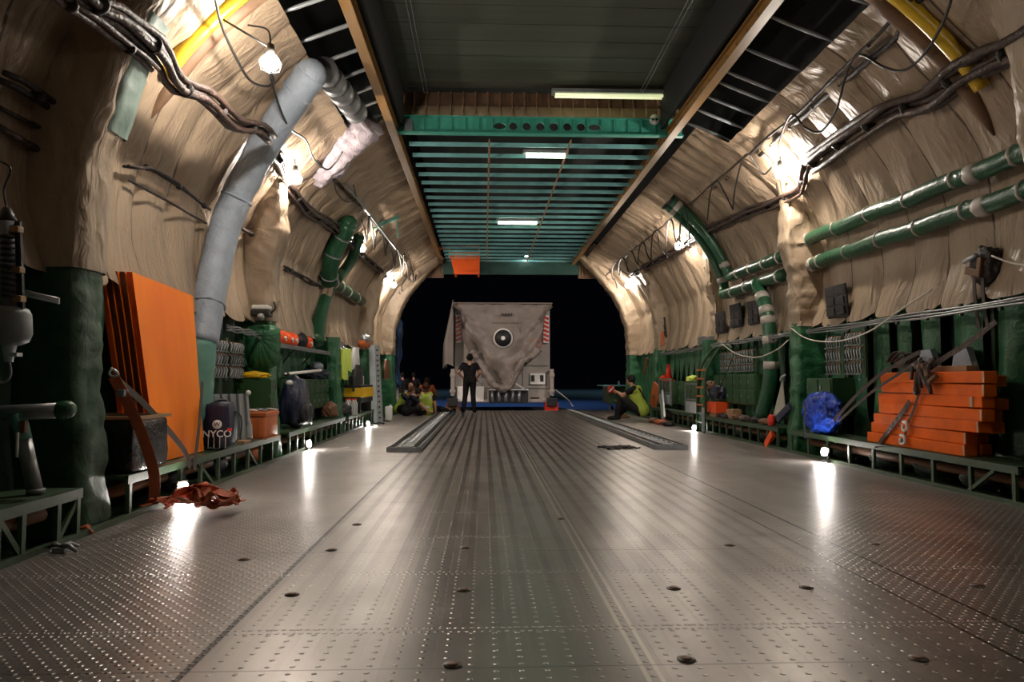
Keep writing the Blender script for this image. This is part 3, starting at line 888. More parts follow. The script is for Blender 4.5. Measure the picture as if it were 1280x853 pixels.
# right green ducts: two long runs
for (ya, za, lab) in ((atX(1290, 187, 4.38), atX(992, 307, 4.38), 'upper of the two long dark green pipes on the right wall'),
                      (atX(1290, 236, 4.40), atX(1006, 333, 4.40), 'lower of the two long dark green pipes on the right wall')):
    d = (za - ya).normalized(); A = ya - d * 1.6; E = za
    t = thing('green_pipe', lab, 'pipe', A)
    pts = [A + (E - A) * i / 24 + Vector((0, 0, .01 * math.sin(i * 1.3))) for i in range(25)]
    bm = B(); sweep(bm, pts, .085, 18, wob=.06); link('pipe_body', bm, 'duct', t, True)
    bend = curve([E, E + Vector((.0, .14, -.02)), E + Vector((.10, .22, -.05)), E + Vector((.24, .24, -.07))], 5)
    bm = B(); sweep(bm, bend, .085, 16); link('pipe_bend', bm, 'duct', t, True)
    bands(t, pts, .085, 3, 'band', .035); bands(t, pts, .085, 24, 'band', .13, start=23); bands(t, pts, .086, 40, 'band', .15, start=9)
# the short runs beyond the second frame, with elbows going up the wall
for i, (py, ye, sA, lab, yv) in enumerate(((322, 12.5, .44, 'upper dark green elbow pipe rising behind the right middle lamp', 12.6), (346, 13.0, .30, 'lower dark green elbow pipe rising behind the right middle lamp', 12.95))):
    a = atX(982, py - 3, 4.40); t = thing('elbow_pipe', lab, 'pipe', a)
    z = a.z
    e = Vector((4.36, yv - .15, z + .0))
    pts = curve([a, a.lerp(e, .5), e], 6) ; s0 = s_of_z(z)
    upp = [wallpt(1, yv, s0 + .05 + (.80 - s0) * q / 12, .18) for q in range(13)]
    bm = B(); sweep(bm, pts, .09, 16, wob=.08); link('horizontal_run', bm, 'duct', t, True)
    full = curve([e, e + Vector((0.0, .12, .02)), upp[0]], 5)
    bm = B(); sweep(bm, full + upp[1:], .085, 16, wob=.05); link('rising_run', bm, 'duct', t, True)
    bands(t, pts, .09, 3, 'band', .05); bands(t, upp, .085, 10, 'band', .10, start=1)
    bm = B(); cyl(bm, upp[-1] - (upp[-1] - upp[-2]).normalized() * .06, upp[-1] + (upp[-1] - upp[-2]).normalized() * .05, .06, .11); link('end_collar', bm, 'black', t, True)
# vertical duct with pale bands on the right
pts = curve([atX(946, 352, 4.33), atX(957, 385, 4.33), atX(962, 420, 4.33), atX(963, 470, 4.33), atX(952, 522, 4.25)], 8)
t = thing('banded_duct', 'vertical green duct with pale tape bands left of the right frame column', 'duct', pts[-1])
bm = B(); sweep(bm, pts, .105, 18, wob=.06); link('duct_body', bm, 'duct', t, True)
for i in (5, 9, 12, 17, 22):
    a = pts[i]; d = (pts[i + 1] - pts[i - 1]).normalized(); bm = B(); sweep(bm, [a - d * .06, a, a + d * .06], [.108, .114, .108], 18); link('tape_band', bm, 'band', t, True)

# ---- cable bundles
def bundle(sd, ys, s_of, inset, r, n, label, m='cable', name='cable_bundle', seed=0, spread=1.0, step=.16, ties=True):
    """n wrapped cables lying together along the wall"""
    y0, y1 = ys; N_ = int((y1 - y0) / step)
    t = thing(name, label, 'cable bundle', wallpt(sd, y0, s_of(y0), inset), 'cable bundles along the walls')
    for q in range(n):
        a0 = q * 2.4; pts = []
        for i in range(N_ + 1):
            y = y0 + (y1 - y0) * i / N_
            s = s_of(y) + noise.noise(Vector((y * 1.3, seed, q * 2.0))) * .008 + (q - (n - 1) / 2) * r * .16 + math.cos(a0 + y * .9) * r * .06 * (n > 1)
            ii = inset + (math.sin(a0 + y * .9) * r * .45 * (n > 1)) + .02 * noise.noise(Vector((y * 1.1, seed + 9, q)))
            pts.append(wallpt(sd, y, s, ii))
        bm = B(); sweep(bm, pts, r * (1 if n == 1 else .36), 8, wob=.3); link('cable', bm, m, t, True)
    if ties:
        y = y0 + .3
        while y < y1:
            bm = B(); a = wallpt(sd, y, s_of(y), inset); b = wallpt(sd, y + .025, s_of(y + .025), inset)
            sweep(bm, [a, b], r * (.8 if n > 1 else 1.3), 12); y += .62
            link('cable_tie', bm, 'cabledark', t, True)
    return t
def sfun(tab):
    def f(y):
        if y <= tab[0][0]: return tab[0][1]
        for (a, p), (b, q) in zip(tab, tab[1:]):
            if y <= b:
                u = (y - a) / (b - a); u = u * u * (3 - 2 * u); return p + (q - p) * u
        return tab[-1][1]
    return f
def meas(sd, pix, inset=.08):
    """(px,py) samples of a run along the wall -> table of (y, s): on each sight line find where it meets the lining"""
    tab = []
    for px, py in pix:
        best = None
        for k in range(201):
            s = k / 200; w = wallpt(sd, 0, s, inset)
            if (ray(px, py).x > 0) != (w.x > 0): continue
            p = atX(px, py, w.x); e = abs(p.z - w.z)
            if best is None or e < best[0]: best = (e, p.y, s)
        tab.append((best[1], best[2]))
    return sorted(tab)
def run(sd, pix, r, n, label, ext=None, **k):
    tab = meas(sd, pix, k.get('inset', .08)); ins = k.pop('inset', .08)
    y0 = tab[0][0] - (ext[0] if ext else 0); y1 = tab[-1][0] + (ext[1] if ext else 0)
    return bundle(sd, (y0, min(y1, 20.6)), sfun(tab), ins, r, n, label, **k)
run(-1, [(82, 0), (140, 42), (185, 78)], .05, 2, 'upper left cable bundle crossing the near frame in the top left corner', (1.5, .1), inset=.46)
run(-1, [(118, 0), (160, 28), (200, 62), (222, 105), (262, 122), (290, 155), (330, 166)], .075, 4, 'thick brown cable bundle crossing the pale duct head on the left wall', (1.5, .2), inset=.46)
run(-1, [(346, 195), (362, 235), (385, 262), (420, 285), (450, 318), (475, 338)], .07, 4, 'brown cable bundle passing the second lamp on the left wall', (.2, 1.0), inset=.14)
run(-1, [(5, 96), (30, 108), (75, 138), (98, 168), (118, 182)], .055, 2, 'thick black cable sleeve on the nearest left lining', inset=.17, m='cabledark')
run(-1, [(0, 136), (50, 160), (97, 179)], .014, 1, 'thin cord above, on the nearest left lining', inset=.12, m='cabledark')
run(-1, [(0, 160), (45, 186), (70, 200), (90, 217)], .022, 1, 'thin brown cable low on the nearest left lining', inset=.13)
run(-1, [(158, 208), (190, 212), (222, 232), (262, 262)], .035, 2, 'brown cable bundle above the orange boards', inset=.16, m='cabledark')
run(-1, [(162, 226), (205, 250), (258, 280)], .011, 1, 'thin cord above the orange boards', inset=.13, m='cabledark', ties=False)
run(-1, [(303, 286), (325, 298), (342, 313)], .04, 2, 'short brown cable bundle between the pale duct and second left frame', inset=.12)
run(-1, [(357, 335), (375, 345), (402, 360)], .05, 2, 'brown cable bundle left of the dark green left duct', inset=.10, m='cabledark')
run(-1, [(400, 205), (430, 238), (455, 262)], .035, 2, 'upper cable bundle on the gathered left lining', (.2, 3.0), inset=.1)
run(1, [(1278, 58), (1240, 72), (1200, 92), (1165, 122), (1110, 140), (1060, 172), (1012, 205)], .10, 5, 'thick brown cable bundle sweeping along the near right wall', (1.4, 0), inset=.14)
run(1, [(1010, 207), (1000, 238), (975, 250), (930, 268), (880, 292), (840, 315), (800, 338)], .065, 4, 'brown cable bundle looping under the nearest right lamp', (0, 1.0), inset=.13)
run(1, [(1140, 0), (1080, 62), (1000, 138), (938, 192)], .018, 1, 'upper thin brown cable on the right lining', (.8, 0), inset=.10, m='cabledark')
run(1, [(1138, 10), (1118, 48), (1080, 82), (1020, 132), (950, 192)], .028, 1, 'second thin brown cable on the right lining', (.8, 0), inset=.06, m='cabledark')
run(1, [(935, 192), (880, 240), (820, 290), (770, 330)], .014, 1, 'far upper thin cable on the right lining', inset=.12, ties=False)
run(1, [(916, 215), (904, 228), (884, 242)], .03, 2, 'short clipped cable stub above the right elbow pipes', inset=.06)
run(1, [(785, 300), (765, 314), (752, 323)], .04, 2, 'short clipped cable near the far right rail end', inset=.06)

# ---- festooned power cords
def cord(name, label, pts, r=.012, m='blackrub', parts=True):
    bm = B(); sweep(bm, curve(pts, 8), r, 7); o = link(name, bm, m, smooth=True); recenter(o)
    return tag(o, label, 'cord', 'hanging power cords')
def pcord(sd, pix, label, r=.012, inset=.2, m='blackrub'):
    return cord('power_cord', label, [onwall(sd, a, b, inset) for a, b in pix], r, m)
pcord(1, [(1192, -10), (1178, 30), (1155, 68), (1130, 88), (1105, 84), (1074, 68), (1058, 92), (1045, 138), (1025, 165), (1005, 158), (990, 143), (978, 165), (970, 200)], 'looping black cord above the thick right cable bundle', .013, .20)
pcord(1, [(966, 208), (955, 218), (946, 208), (935, 193), (926, 205), (918, 240), (916, 262)], 'black cord loop just beyond the nearest right lamp', .012, .20)
pcord(1, [(916, 262), (905, 240), (896, 226), (888, 240), (884, 275)], 'black cord loop over the right elbow pipes', .012, .22)
loops = [(884, 275, 868, 272, 12), (868, 268, 856, 262, 20)]
pix = [(862, 310)]
for (x, top, bot) in ((855, 262, 312), (838, 275, 322), (819, 289, 330), (803, 303, 334), (789, 314, 340), (778, 322, 345), (770, 327, 350)):
    pix += [(x + 6, (top + bot) / 2), (x + 3, top + 4), (x, top), (x - 3, top + 4), (x - 5, (top + bot) / 2), (x - 5, bot - 4), (x - 3, bot)]
pcord(1, pix, 'long wavy row of cord loops on the far right lining', .014, .30)
pcord(1, [(790, 345), (770, 338), (757, 345), (756, 362), (765, 372), (772, 365), (768, 348)], 'coil of cord by the far right lamp', .012, .20)
pcord(-1, [(268, -8), (276, 28), (290, 62), (312, 100), (334, 108), (342, 100), (336, 86)], 'black cord dropping to the nearest left lamp', .012, .3)
pcord(-1, [(338, 96), (348, 130), (362, 160), (382, 175), (392, 198), (408, 212), (418, 205), (428, 190)], 'black cord swinging from the nearest left lamp across the pale duct', .011, .36)
pcord(-1, [(418, 215), (420, 238), (432, 252), (445, 250), (442, 232)], 'black cord loop under the pale blue hose', .01, .2)
pix = []
for (x, top, bot) in ((452, 275, 302), (462, 270, 312), (476, 290, 320), (487, 304, 335), (497, 312, 345), (505, 318, 350), (512, 325, 362)):
    pix += [(x, top), (x + 4, (top + bot) / 2), (x + 6, bot), (x + 8, (top + bot) / 2)]
pcord(-1, pix, 'wavy row of cord loops on the far left lining', .014, .28)
pcord(-1, [(505, 330), (516, 340), (518, 358), (508, 372), (502, 360), (508, 345)], 'coil of cord by the far left lamp', .014, .22)
pcord(-1, [(505, 345), (514, 352), (512, 368), (504, 378), (499, 365)], 'second lower coil of cord by the far left lamp', .012, .22)
# long cable tray under the cords, left
t = thing('cable_tray', 'narrow grey-green cable tray along the upper left lining', 'cable tray', onwall(-1, 430, 235, .1))
a = onwall(-1, 428, 225, .1); b = onwall(-1, 500, 318, .1)
bm = B()
for dx in (-.09, .09):
    o_ = Vector((dx * .7, 0, -dx * .7)); bar(bm, a + o_, b + o_, .02, .06)
link('side_rail', bm, 'greymetal', t)
bm = B()
for k in range(12): p = a.lerp(b, (k + .5) / 12); bar(bm, p + Vector((-.065, 0, .065)), p + Vector((.065, 0, -.065)), .03, .015)
link('rungs', bm, 'greymetal', t)
p = onwall(-1, 483, 278, .15); bm = B(); bar(bm, p + Vector((-.25, -.05, -.12)), p + Vector((.25, 0, .12)), .07)
t = thing('wall_fitting', 'small aqua tube fitting on the gathered left lining', 'fitting', p); link('fitting_body', bm, 'aqua', t)
bm = B(); bar(bm, p + Vector((.2, 0, .1)), p + Vector((.22, 0, -.3)), .03); link('fitting_stem', bm, 'aqua', t)

# ---- conduits (thin parallel tubes) along both walls
def conduit(sd, X, y0, y1, z, label, n=3):
    t = thing('conduit_run', label, 'conduit', (X, y0, z), 'parallel silver conduits along the walls')
    for q in range(n):
        bm = B(); sweep(bm, [Vector((X, y0 + (y1 - y0) * i / 12, z + (q - 1) * .024 + .008 * math.sin(i * 1.7 + q))) for i in range(13)], .010, 8); link('conduit_tube', bm, 'greymetal', t, True)
    y = y0 + .2
    while y < y1:
        bm = B(); box(bm, (X + sd * .012, y, z), (.03, .03, .11)); y += .5
        link('clip', bm, 'greenpaint', t)
conduit(1, 4.28, 3.6, 9.38, 1.59, 'silver conduit bundle above the orange beams on the right')
conduit(1, 4.28, 9.82, 13.45, 1.60, 'silver conduit bundle above the right-hand lockers')
conduit(1, 4.28, 13.85, 17.4, 1.58, 'silver conduit bundle above the traffic cone')
conduit(-1, -2.68, 7.6, 8.8, 1.50, 'silver conduit bundle above the left wall racks')
a = Vector((-2.62, 3.9, 1.52)); 
bm = B()
for q in range(3): cyl(bm, atY(22, 362 + q * 3, 4.3), atY(74, 374 + q * 2.5, 4.3), .007, n=8)
tag(recenter(link('rod_bundle', bm, 'silver', smooth=True)), 'three thin silver rods beside the grey regulator at far left', 'rods')
# pale rope swags on the right
for pix, lab in (([(988, 410), (1010, 424), (1045, 427), (1085, 415), (1125, 388), (1165, 362)], 'pale rope swag under the near right lining'),
                 ([(902, 430), (920, 442), (945, 447), (970, 438), (986, 425)], 'pale rope swag across the right-hand racks'),
                 ([(1240, 320), (1262, 328), (1290, 333)], 'pale cord from the winch box to the right picture edge')):
    bm = B(); sweep(bm, curve([atX(a, b, 4.18) for a, b in pix], 6), .008, 6)
    tag(recenter(link('rope', bm, 'offwhite', smooth=True)), lab, 'rope', 'pale ropes on the right wall')

# ---- flat quilted pouches on the right lining
for (x, y, w, h, lab) in ((1046, 377, .52, .40, 'black quilted pouch right of the right frame column'),
                     (943, 391, .52, .40, 'black quilted pouch nearest the banded duct'), (920, 395, .52, .42, 'black quilted pouch, middle of three left of the banded duct'),
                     (901, 404, .52, .40, 'black quilted pouch, farthest of three left of the banded duct'), (829, 410, .52, .5, 'black quilted pouch at the far right above the cone')):
    p = onwall(1, x, y, .16); 
    t = thing('wall_pouch', lab, 'pouch', p, 'black quilted pouches hanging on the right lining')
    bm = B(); vs = box(bm, p, (.03, w, h), (0, -.10, 0), .01); link('pouch_body', bm, 'pouch', t)
    bm = B()
    for r_ in range(3):
        for c_ in range(2): box(bm, p + Vector((-.022, (c_ - .5) * w * .46, (r_ - 1) * h * .31)), (.02, w * .4, h * .26), (0, -.10, 0), .008)
    link('pockets', bm, 'pouch', t)
# ================================================================== GOODS ON THE LEFT
def sheet(p00, p10, p11, p01, th, n=(1, 0, 0), bow=0.0):
    """thin board from four corners (bottom near, bottom far, top far, top near), thickened along -n"""
    bm = B(); N1 = 6; g = []; nv = Vector(n)
    for k in (0, 1):
        G = []
        for i in range(N1 + 1):
            r = []
            for j in range(N1 + 1):
                u, v = i / N1, j / N1
                p = Vector(p00).lerp(Vector(p10), u).lerp(Vector(p01).lerp(Vector(p11), u), v)
                p = p + nv * (bow * math.sin(PI * v)) - nv * (th * k)
                r.append(bm.verts.new(p))
            G.append(r)
        g.append(G)
    for i in range(N1):
        for j in range(N1):
            for k in (0, 1):
                q = (g[k][i][j], g[k][i + 1][j], g[k][i + 1][j + 1], g[k][i][j + 1]); bm.faces.new(q if k == 0 else q[::-1])
    e = []
    for i in range(N1):
        for a, b, c, d in ((g[0][i][0], g[0][i + 1][0], g[1][i + 1][0], g[1][i][0]), (g[0][i][N1], g[0][i + 1][N1], g[1][i + 1][N1], g[1][i][N1]),
                           (g[0][0][i], g[0][0][i + 1], g[1][0][i + 1], g[1][0][i]), (g[0][N1][i], g[0][N1][i + 1], g[1][N1][i + 1], g[1][N1][i])):
            e.append(bm.faces.new((a, b, c, d)))
    return bm, e
BN, BF, TF, TN = Vector((-2.56, 5.79, .31)), Vector((-2.56, 6.74, .31)), atX(246, 372, -2.74), atX(170, 347, -2.74)
TF = Vector((-2.74, 6.86, 1.75)); TN = Vector((-2.74, 5.68, 1.80))
lab = ['bright orange plywood sheet facing the aisle, front of the tall leaning stack', 'second leaning sheet with dark red edge, just behind the front orange sheet', 'third leaning sheet with dark red edge, middle of the tall stack',
       'fourth leaning sheet with dark red edge, near the back of the tall stack', 'rearmost leaning sheet with bright orange-red edge, against the curtain']
for k in range(5):
    off = Vector((-.050 * k, -.012 * k, .008 * (k == 4)))
    bm, ed = sheet(BN + off, BF + off, TF + off, TN + off, .042, bow=.004 * k)
    for f in ed: f.material_index = 1
    o = link('plywood_sheet', bm, ['orangewood', 'orangered' if k == 4 else ('redwood' if k else 'orangered')]); recenter(o)
    tag(o, lab[k], 'plywood sheet', 'orange sheets leaning on the left wall')
# black film wrapped crate on the bench
t = thing('wrapped_crate', 'black plastic-wrapped crate with wooden top edge in front of the orange sheets', 'crate', (-2.72, 5.4, .30))
bm = B(); vs = box(bm, (-2.70, 5.45, .495), (.50, .56, .37), bev=.03)
bmesh.ops.subdivide_edges(bm, edges=bm.edges[:], cuts=3, use_grid_fill=True)
for v in bm.verts: v.co += Vector((.02 * noise.noise(v.co * 6), .02 * noise.noise(v.co * 6 + Vector((5, 0, 0))), .01 * noise.noise(v.co * 5)))
link('film_wrap', bm, 'blackgloss', t, True)
bm = B(); box(bm, (-2.70, 5.185, .69), (.54, .04, .022)); box(bm, (-2.44, 5.45, .69), (.04, .50, .022)); box(bm, (-2.70, 5.71, .69), (.54, .04, .022)); box(bm, (-2.96, 5.45, .69), (.04, .50, .022)); link('top_frame', bm, 'wood', t)
# rust straps from the near column to the floor
def strap(label, pts, w=.045, m='strap', side=(0, 1, 0), hook=True, group='lashing straps', n=8):
    t = thing('lashing_strap', label, 'strap', pts[-1], group)
    c = curve(pts, n); bm = B(); ribbon(bm, c, w, .005, side); link('webbing', bm, m, t)
    if hook:
        p = Vector(pts[0]); bm = B(); sweep(bm, curve([p + Vector((0, 0, .05)), p + Vector((.03, .0, .02)), p, p + Vector((-.03, 0, .02)), p + Vector((-.01, 0, .06))], 4), .008, 8); link('hook', bm, 'silver', t, True)
        bm = B(); box(bm, c[len(c) // 6], (.05, .07, .05), bev=.01); link('ratchet', bm, 'greymetal', t)
    return t
strap('rust-red strap from the near left column down over the wrapped crate', [atY(142, 471, 4.98), atY(160, 505, 5.02), atY(178, 545, 5.04), atY(192, 590, 5.06), atY(193, 622, 5.08)], .07, side=(1, .3, 0))
strap('dark strap running diagonally across the front orange sheet', [atX(150, 478, -2.55), atX(185, 510, -2.50), atX(228, 560, -2.45), atX(238, 585, -2.42)], .055, 'strapdark', side=(0, .6, .8), hook=False)
strap('dark strap hanging down the far edge of the front orange sheet', [atX(253, 478, -2.53), atX(250, 520, -2.48), atX(246, 560, -2.44), atX(243, 588, -2.42)], .05, 'strapdark', side=(0, 1, 0), hook=False)
# loose strap pile on the floor
def strap_pile(label, c, L, W, n, m, seed, w=.05, amp=.05):
    rnd = random.Random(seed); t = thing('strap_pile', label, 'straps', (c[0], c[1], 0))
    for q in range(n):
        pts = []; a0 = rnd.uniform(-.5, .5); y = c[1] + (rnd.random() - .5) * W
        for i in range(7):
            u = i / 6 - .5
            pts.append(Vector((c[0] + u * L * rnd.uniform(.8, 1.05), y + (rnd.random() - .5) * W * .7, .02 + amp * rnd.random() * (1 - abs(u)) + .008 * q)))
        bm = B(); ribbon(bm, curve(pts, 8), w, .006, (rnd.uniform(-.3, .3), 1, rnd.uniform(-.6, .6))); link('webbing', bm, m, t)
    return t
c = atZ(262, 638, .02); strap_pile('heap of rust-orange lashing straps on the floor by the near left floodlight', (c.x, c.y), .42, .24, 10, 'strap', 3, .065, .15)
c = atZ(210, 632, .02); strap_pile('tangle of rust straps with steel ends at the bench foot below the wrapped crate', (c.x - .02, c.y), .22, .2, 5, 'strap', 5, .04, .06)
c = atZ(285, 645, .02)
# tie-down claws on the floor at left foreground
def claw(c, label, m, s=1.0, seed=1):
    rnd = random.Random(seed); t = thing('tie_down_claw', label, 'tie-down fitting', (c.x, c.y, 0))
    bm = B(); box(bm, (c.x, c.y, .015), (.07 * s, .06 * s, .03), bev=.006); link('base_block', bm, m, t)
    for k in range(3):
        a = -0.3 + k * 1.5; bm = B(); d = Vector((math.cos(a), math.sin(a), 0)) * .11 * s
        sweep(bm, [Vector((c.x, c.y, .03)), Vector((c.x, c.y, .04)) + d * .5, Vector((c.x, c.y, .012)) + d], [.016, .014, .009], 8); link('prong', bm, m, t, True)
claw(atZ(76, 691, .0), 'grey three-pronged tie-down claw on the floor in the left foreground', 'greymetal')
claw(atZ(100, 668, .0), 'rusty tie-down claw with pale tips behind the grey claw', 'strap', .9)
# left foreground: regulator with grey bowl, horizontal pipe with leg
t = thing('water_heater', 'grey cylindrical unit with ribbed column above a round bowl, left picture edge', 'heater', atY(14, 430, 4.0))
Yq = 4.0
a = atY(12, 383, Yq); b = atY(12, 432, Yq)
bm = B(); sweep(bm, [b + Vector((0, 0, .0)), b + Vector((0, 0, .02)), b + Vector((0, 0, .06)), a - Vector((0, 0, .05)), a - Vector((0, 0, .015)), a], [.05, .09, .105, .105, .09, .06], 28); link('bowl', bm, 'grey', t, True)
bm = B(); ub = atY(8, 278, Yq); sweep(bm, [a, ub], .055, 20); link('column', bm, 'grey', t, True)
bm = B()
for k in range(11): p = a.lerp(ub, .1 + k * .07); cyl(bm, p + Vector((.03, -.04, 0)), p + Vector((.03, -.04, .010)), .04, n=14)
link('ribs', bm, 'blackrub', t)
bm = B(); bar(bm, a + Vector((.075, -.02, -.02)), ub + Vector((.075, -.02, 0)), .02, .03); link('side_bar', bm, 'black', t)
for q in (.08, .42, .9):
    p = a.lerp(ub, q) + Vector((.07, -.03, 0)); bm = B(); box(bm, p, (.05, .05, .035), bev=.006); link('clamp', bm, 'wood', t)
bm = B(); sweep(bm, [ub, ub + Vector((0, 0, .04)), ub + Vector((0, 0, .08))], [.055, .04, .02], 16); link('cap', bm, 'blackrub', t, True)
bm = B(); c0 = b; cyl(bm, c0, c0 - Vector((0, 0, .09)), .035, .02); box(bm, c0 - Vector((-.02, 0, .05)), (.07, .05, .02)); link('drain_valve', bm, 'silver', t)
bm = B(); sweep(bm, curve([c0 - Vector((0, 0, .08)), c0 - Vector((-.01, 0, .16)), c0 - Vector((.03, 0, .2)), c0 - Vector((.10, 0, .17))], 6), .007, 8); link('drain_hose', bm, 'grey', t, True)
bm = B(); sweep(bm, curve([ub + Vector((0, 0, .07)), ub + Vector((-.02, 0, .18)), ub + Vector((0.01, 0, .30)), ub + Vector((-.1, 0, .36))], 6), .006, 8); link('top_hose', bm, 'black', t, True)
t = thing('jack_pipe', 'thick grey horizontal pipe with green end on a slanted leg, left foreground', 'pipe', atY(42, 600, 4.3))
a = atY(-20, 518, 4.3); b = atY(78, 513, 4.3); e = atY(92, 512, 4.3)
bm = B(); cyl(bm, a, b, .045, n=24); link('crossbar', bm, 'greymetal', t, True)
bm = B(); sweep(bm, [b - Vector((.02, 0, 0)), b, e - Vector((.02, 0, 0)), e, e + Vector((.008, 0, 0))], [.05, .054, .05, .035, .012], 24); link('end_boot', bm, 'duct', t, True)
bm = B(); k0 = atY(22, 518, 4.28); k1 = atY(30, 550, 4.28); k2 = Vector((atY(45, 612, 4.28).x, 4.28, .31)); cyl(bm, k0, k1, .042, n=20); link('leg_collar', bm, 'aqua', t, True)
bm = B(); cyl(bm, k1, k2, .04, n=20); link('leg', bm, 'greymetal', t, True)
bm = B(); cyl(bm, k2 + Vector((0, 0, .025)), k2, .048, n=20); link('foot', bm, 'greymetal', t, True)
bm = B(); box(bm, k0 + Vector((.055, -.03, -.07)), (.03, .03, .07)); link('bracket', bm, 'brown', t)
bm = B(); p = atY(21, 572, 4.2); cyl(bm, p, p + Vector((0, 0, .14)), .008, n=8); tag(recenter(link('hanging_tag', bm, 'white', smooth=True)), 'small pale rod hanging beside the slanted grey leg', 'rod')

# ---- NYCO bag
def text_mesh(s, size, name, m, parent, mt, ext=.002):
    cu = bpy.data.curves.new('tmp', 'FONT'); cu.body = s; cu.size = size; cu.extrude = ext; cu.align_x = 'CENTER'; cu.align_y = 'CENTER'; cu.offset = size * .012
    o = bpy.data.objects.new('tmp', cu); COL.objects.link(o); bpy.context.view_layer.update()
    me = bpy.data.meshes.new_from_object(o.evaluated_get(bpy.context.evaluated_depsgraph_get())); bpy.data.objects.remove(o)
    me.materials.clear(); me.materials.append(M[m]); me.transform(mt)
    r = bpy.data.objects.new(name, me); COL.objects.link(r); r.parent = parent; return r
t = thing('backpack', 'dark navy bag with white NYCO lettering beside the orange sheets', 'bag', (-2.50, 6.98, .30), local=True)
def softbox(sx, sy, sz, amp=.03, n=5, seed=0, rnd=.35, taper=.0):
    bm = B(); bmesh.ops.create_cube(bm, size=2); bmesh.ops.subdivide_edges(bm, edges=bm.edges[:], cuts=2 ** 3 - 1, use_grid_fill=True)
    for v in bm.verts:
        c = v.co.copy(); s = c.normalized() * 1.25; q = c.lerp(s, rnd)
        q.x *= 1 - taper * max(0, q.z); q.y *= 1 - taper * max(0, q.z)
        f = 1 + amp * 3 * noise.noise(c * 1.7 + Vector((seed, 0, 0))) + amp * noise.noise(c * 5)
        v.co = Vector((q.x * sx / 2 * f, q.y * sy / 2 * f, (q.z * f) * sz / 2))
    z0 = min(v.co.z for v in bm.verts)
    for v in bm.verts: v.co.z -= z0
    return bm
bm = softbox(.24, .24, .42, .03, seed=2, rnd=.3, taper=.1)
link('bag_body', bm, 'navy', t, True)
bm = B(); sweep(bm, curve([Vector((-.05, -.05, .40)), Vector((-.03, -.04, .46)), Vector((.03, .03, .46)), Vector((.05, .05, .40))], 6), .012, 8); link('grab_handle', bm, 'black', t, True)
RT = Matrix.Translation((.02, -.135, 0)) @ Matrix.Rotation(math.radians(12), 4, 'Z') @ Matrix.Rotation(PI / 2, 4, 'X')
text_mesh('NYCO', .088, 'lettering', 'white', t, Matrix.Translation((.0, -.012, .155)) @ RT)
bm = B(); cyl(bm, (0, 0, 0), (0, 0, .004), .042, n=24); bmesh.ops.transform(bm, matrix=Matrix.Translation((.0, -.014, .245)) @ RT, verts=bm.verts); link('round_logo', bm, 'white', t, True)
text_mesh('W', .05, 'logo_mark', 'navy', t, Matrix.Translation((.0, -.019, .245)) @ RT)
bm = B(); bm2 = box(bm, (.11, .0, .008), (.04, .03, .003)); bmesh.ops.transform(bm, matrix=Matrix.Translation((.0, -.012, .195)) @ RT, verts=bm.verts); link('red_badge', bm, 'red', t)
bm = B()
for k in range(4): box(bm, (-.075 + k * .05, 0, 0), (.006, .10, .003))
bmesh.ops.transform(bm, matrix=Matrix.Translation((.0, -.010, .075)) @ RT, verts=bm.verts); link('pale_cords', bm, 'offwhite', t)
bm = B(); sweep(bm, curve([Vector((.10, .05, .38)), Vector((.17, .06, .30)), Vector((.17, .06, .14)), Vector((.12, .03, .05))], 6), .016, 8, flat=.4); link('shoulder_strap', bm, 'black', t, True)

# ---- ribbed aluminium panel leaning
t = thing('ribbed_panel', 'leaning grey ribbed aluminium panel behind the NYCO bag', 'panel', (-2.6, 7.7, .30))
a = Vector((-2.86, 7.50, .31)); b = Vector((-2.48, 7.84, .31)); up = Vector((-.05, .02, .50))
d = (b - a).normalized(); nrm = Vector((d.y, -d.x, 0))
bm, ed = sheet(a, b, b + up, a + up, .012, n=nrm); link('plate', bm, 'silver', t)
for k in range(6):
    q = a.lerp(b, (k + .5) / 6) + nrm * .016; bm = B(); bar(bm, q + Vector((0, 0, .01)), q + up, .028, .02); link('rib', bm, 'greymetal', t)
for q in (a, b):
    bm = B(); ball(bm, q + up + Vector((0, 0, .01)), .028, 12, 8); link('corner_knob', bm, 'white', t, True)
bm = B(); box(bm, (-2.62, 7.62, .318), (.34, .2, .03)); tag(recenter(link('wood_plank', bm, 'wood')), 'short raw plank on the bench under the ribbed panel', 'plank')
bm = B(); sweep(bm, [Vector((-2.47, 7.74, .345)), Vector((-2.47, 7.74, .46)), Vector((-2.47, 7.74, .50)), Vector((-2.47, 7.74, .54))], [.03, .03, .014, .012], 14)
tag(recenter(link('water_bottle', bm, 'glass', smooth=True)), 'clear plastic water bottle in front of the ribbed panel', 'bottle')

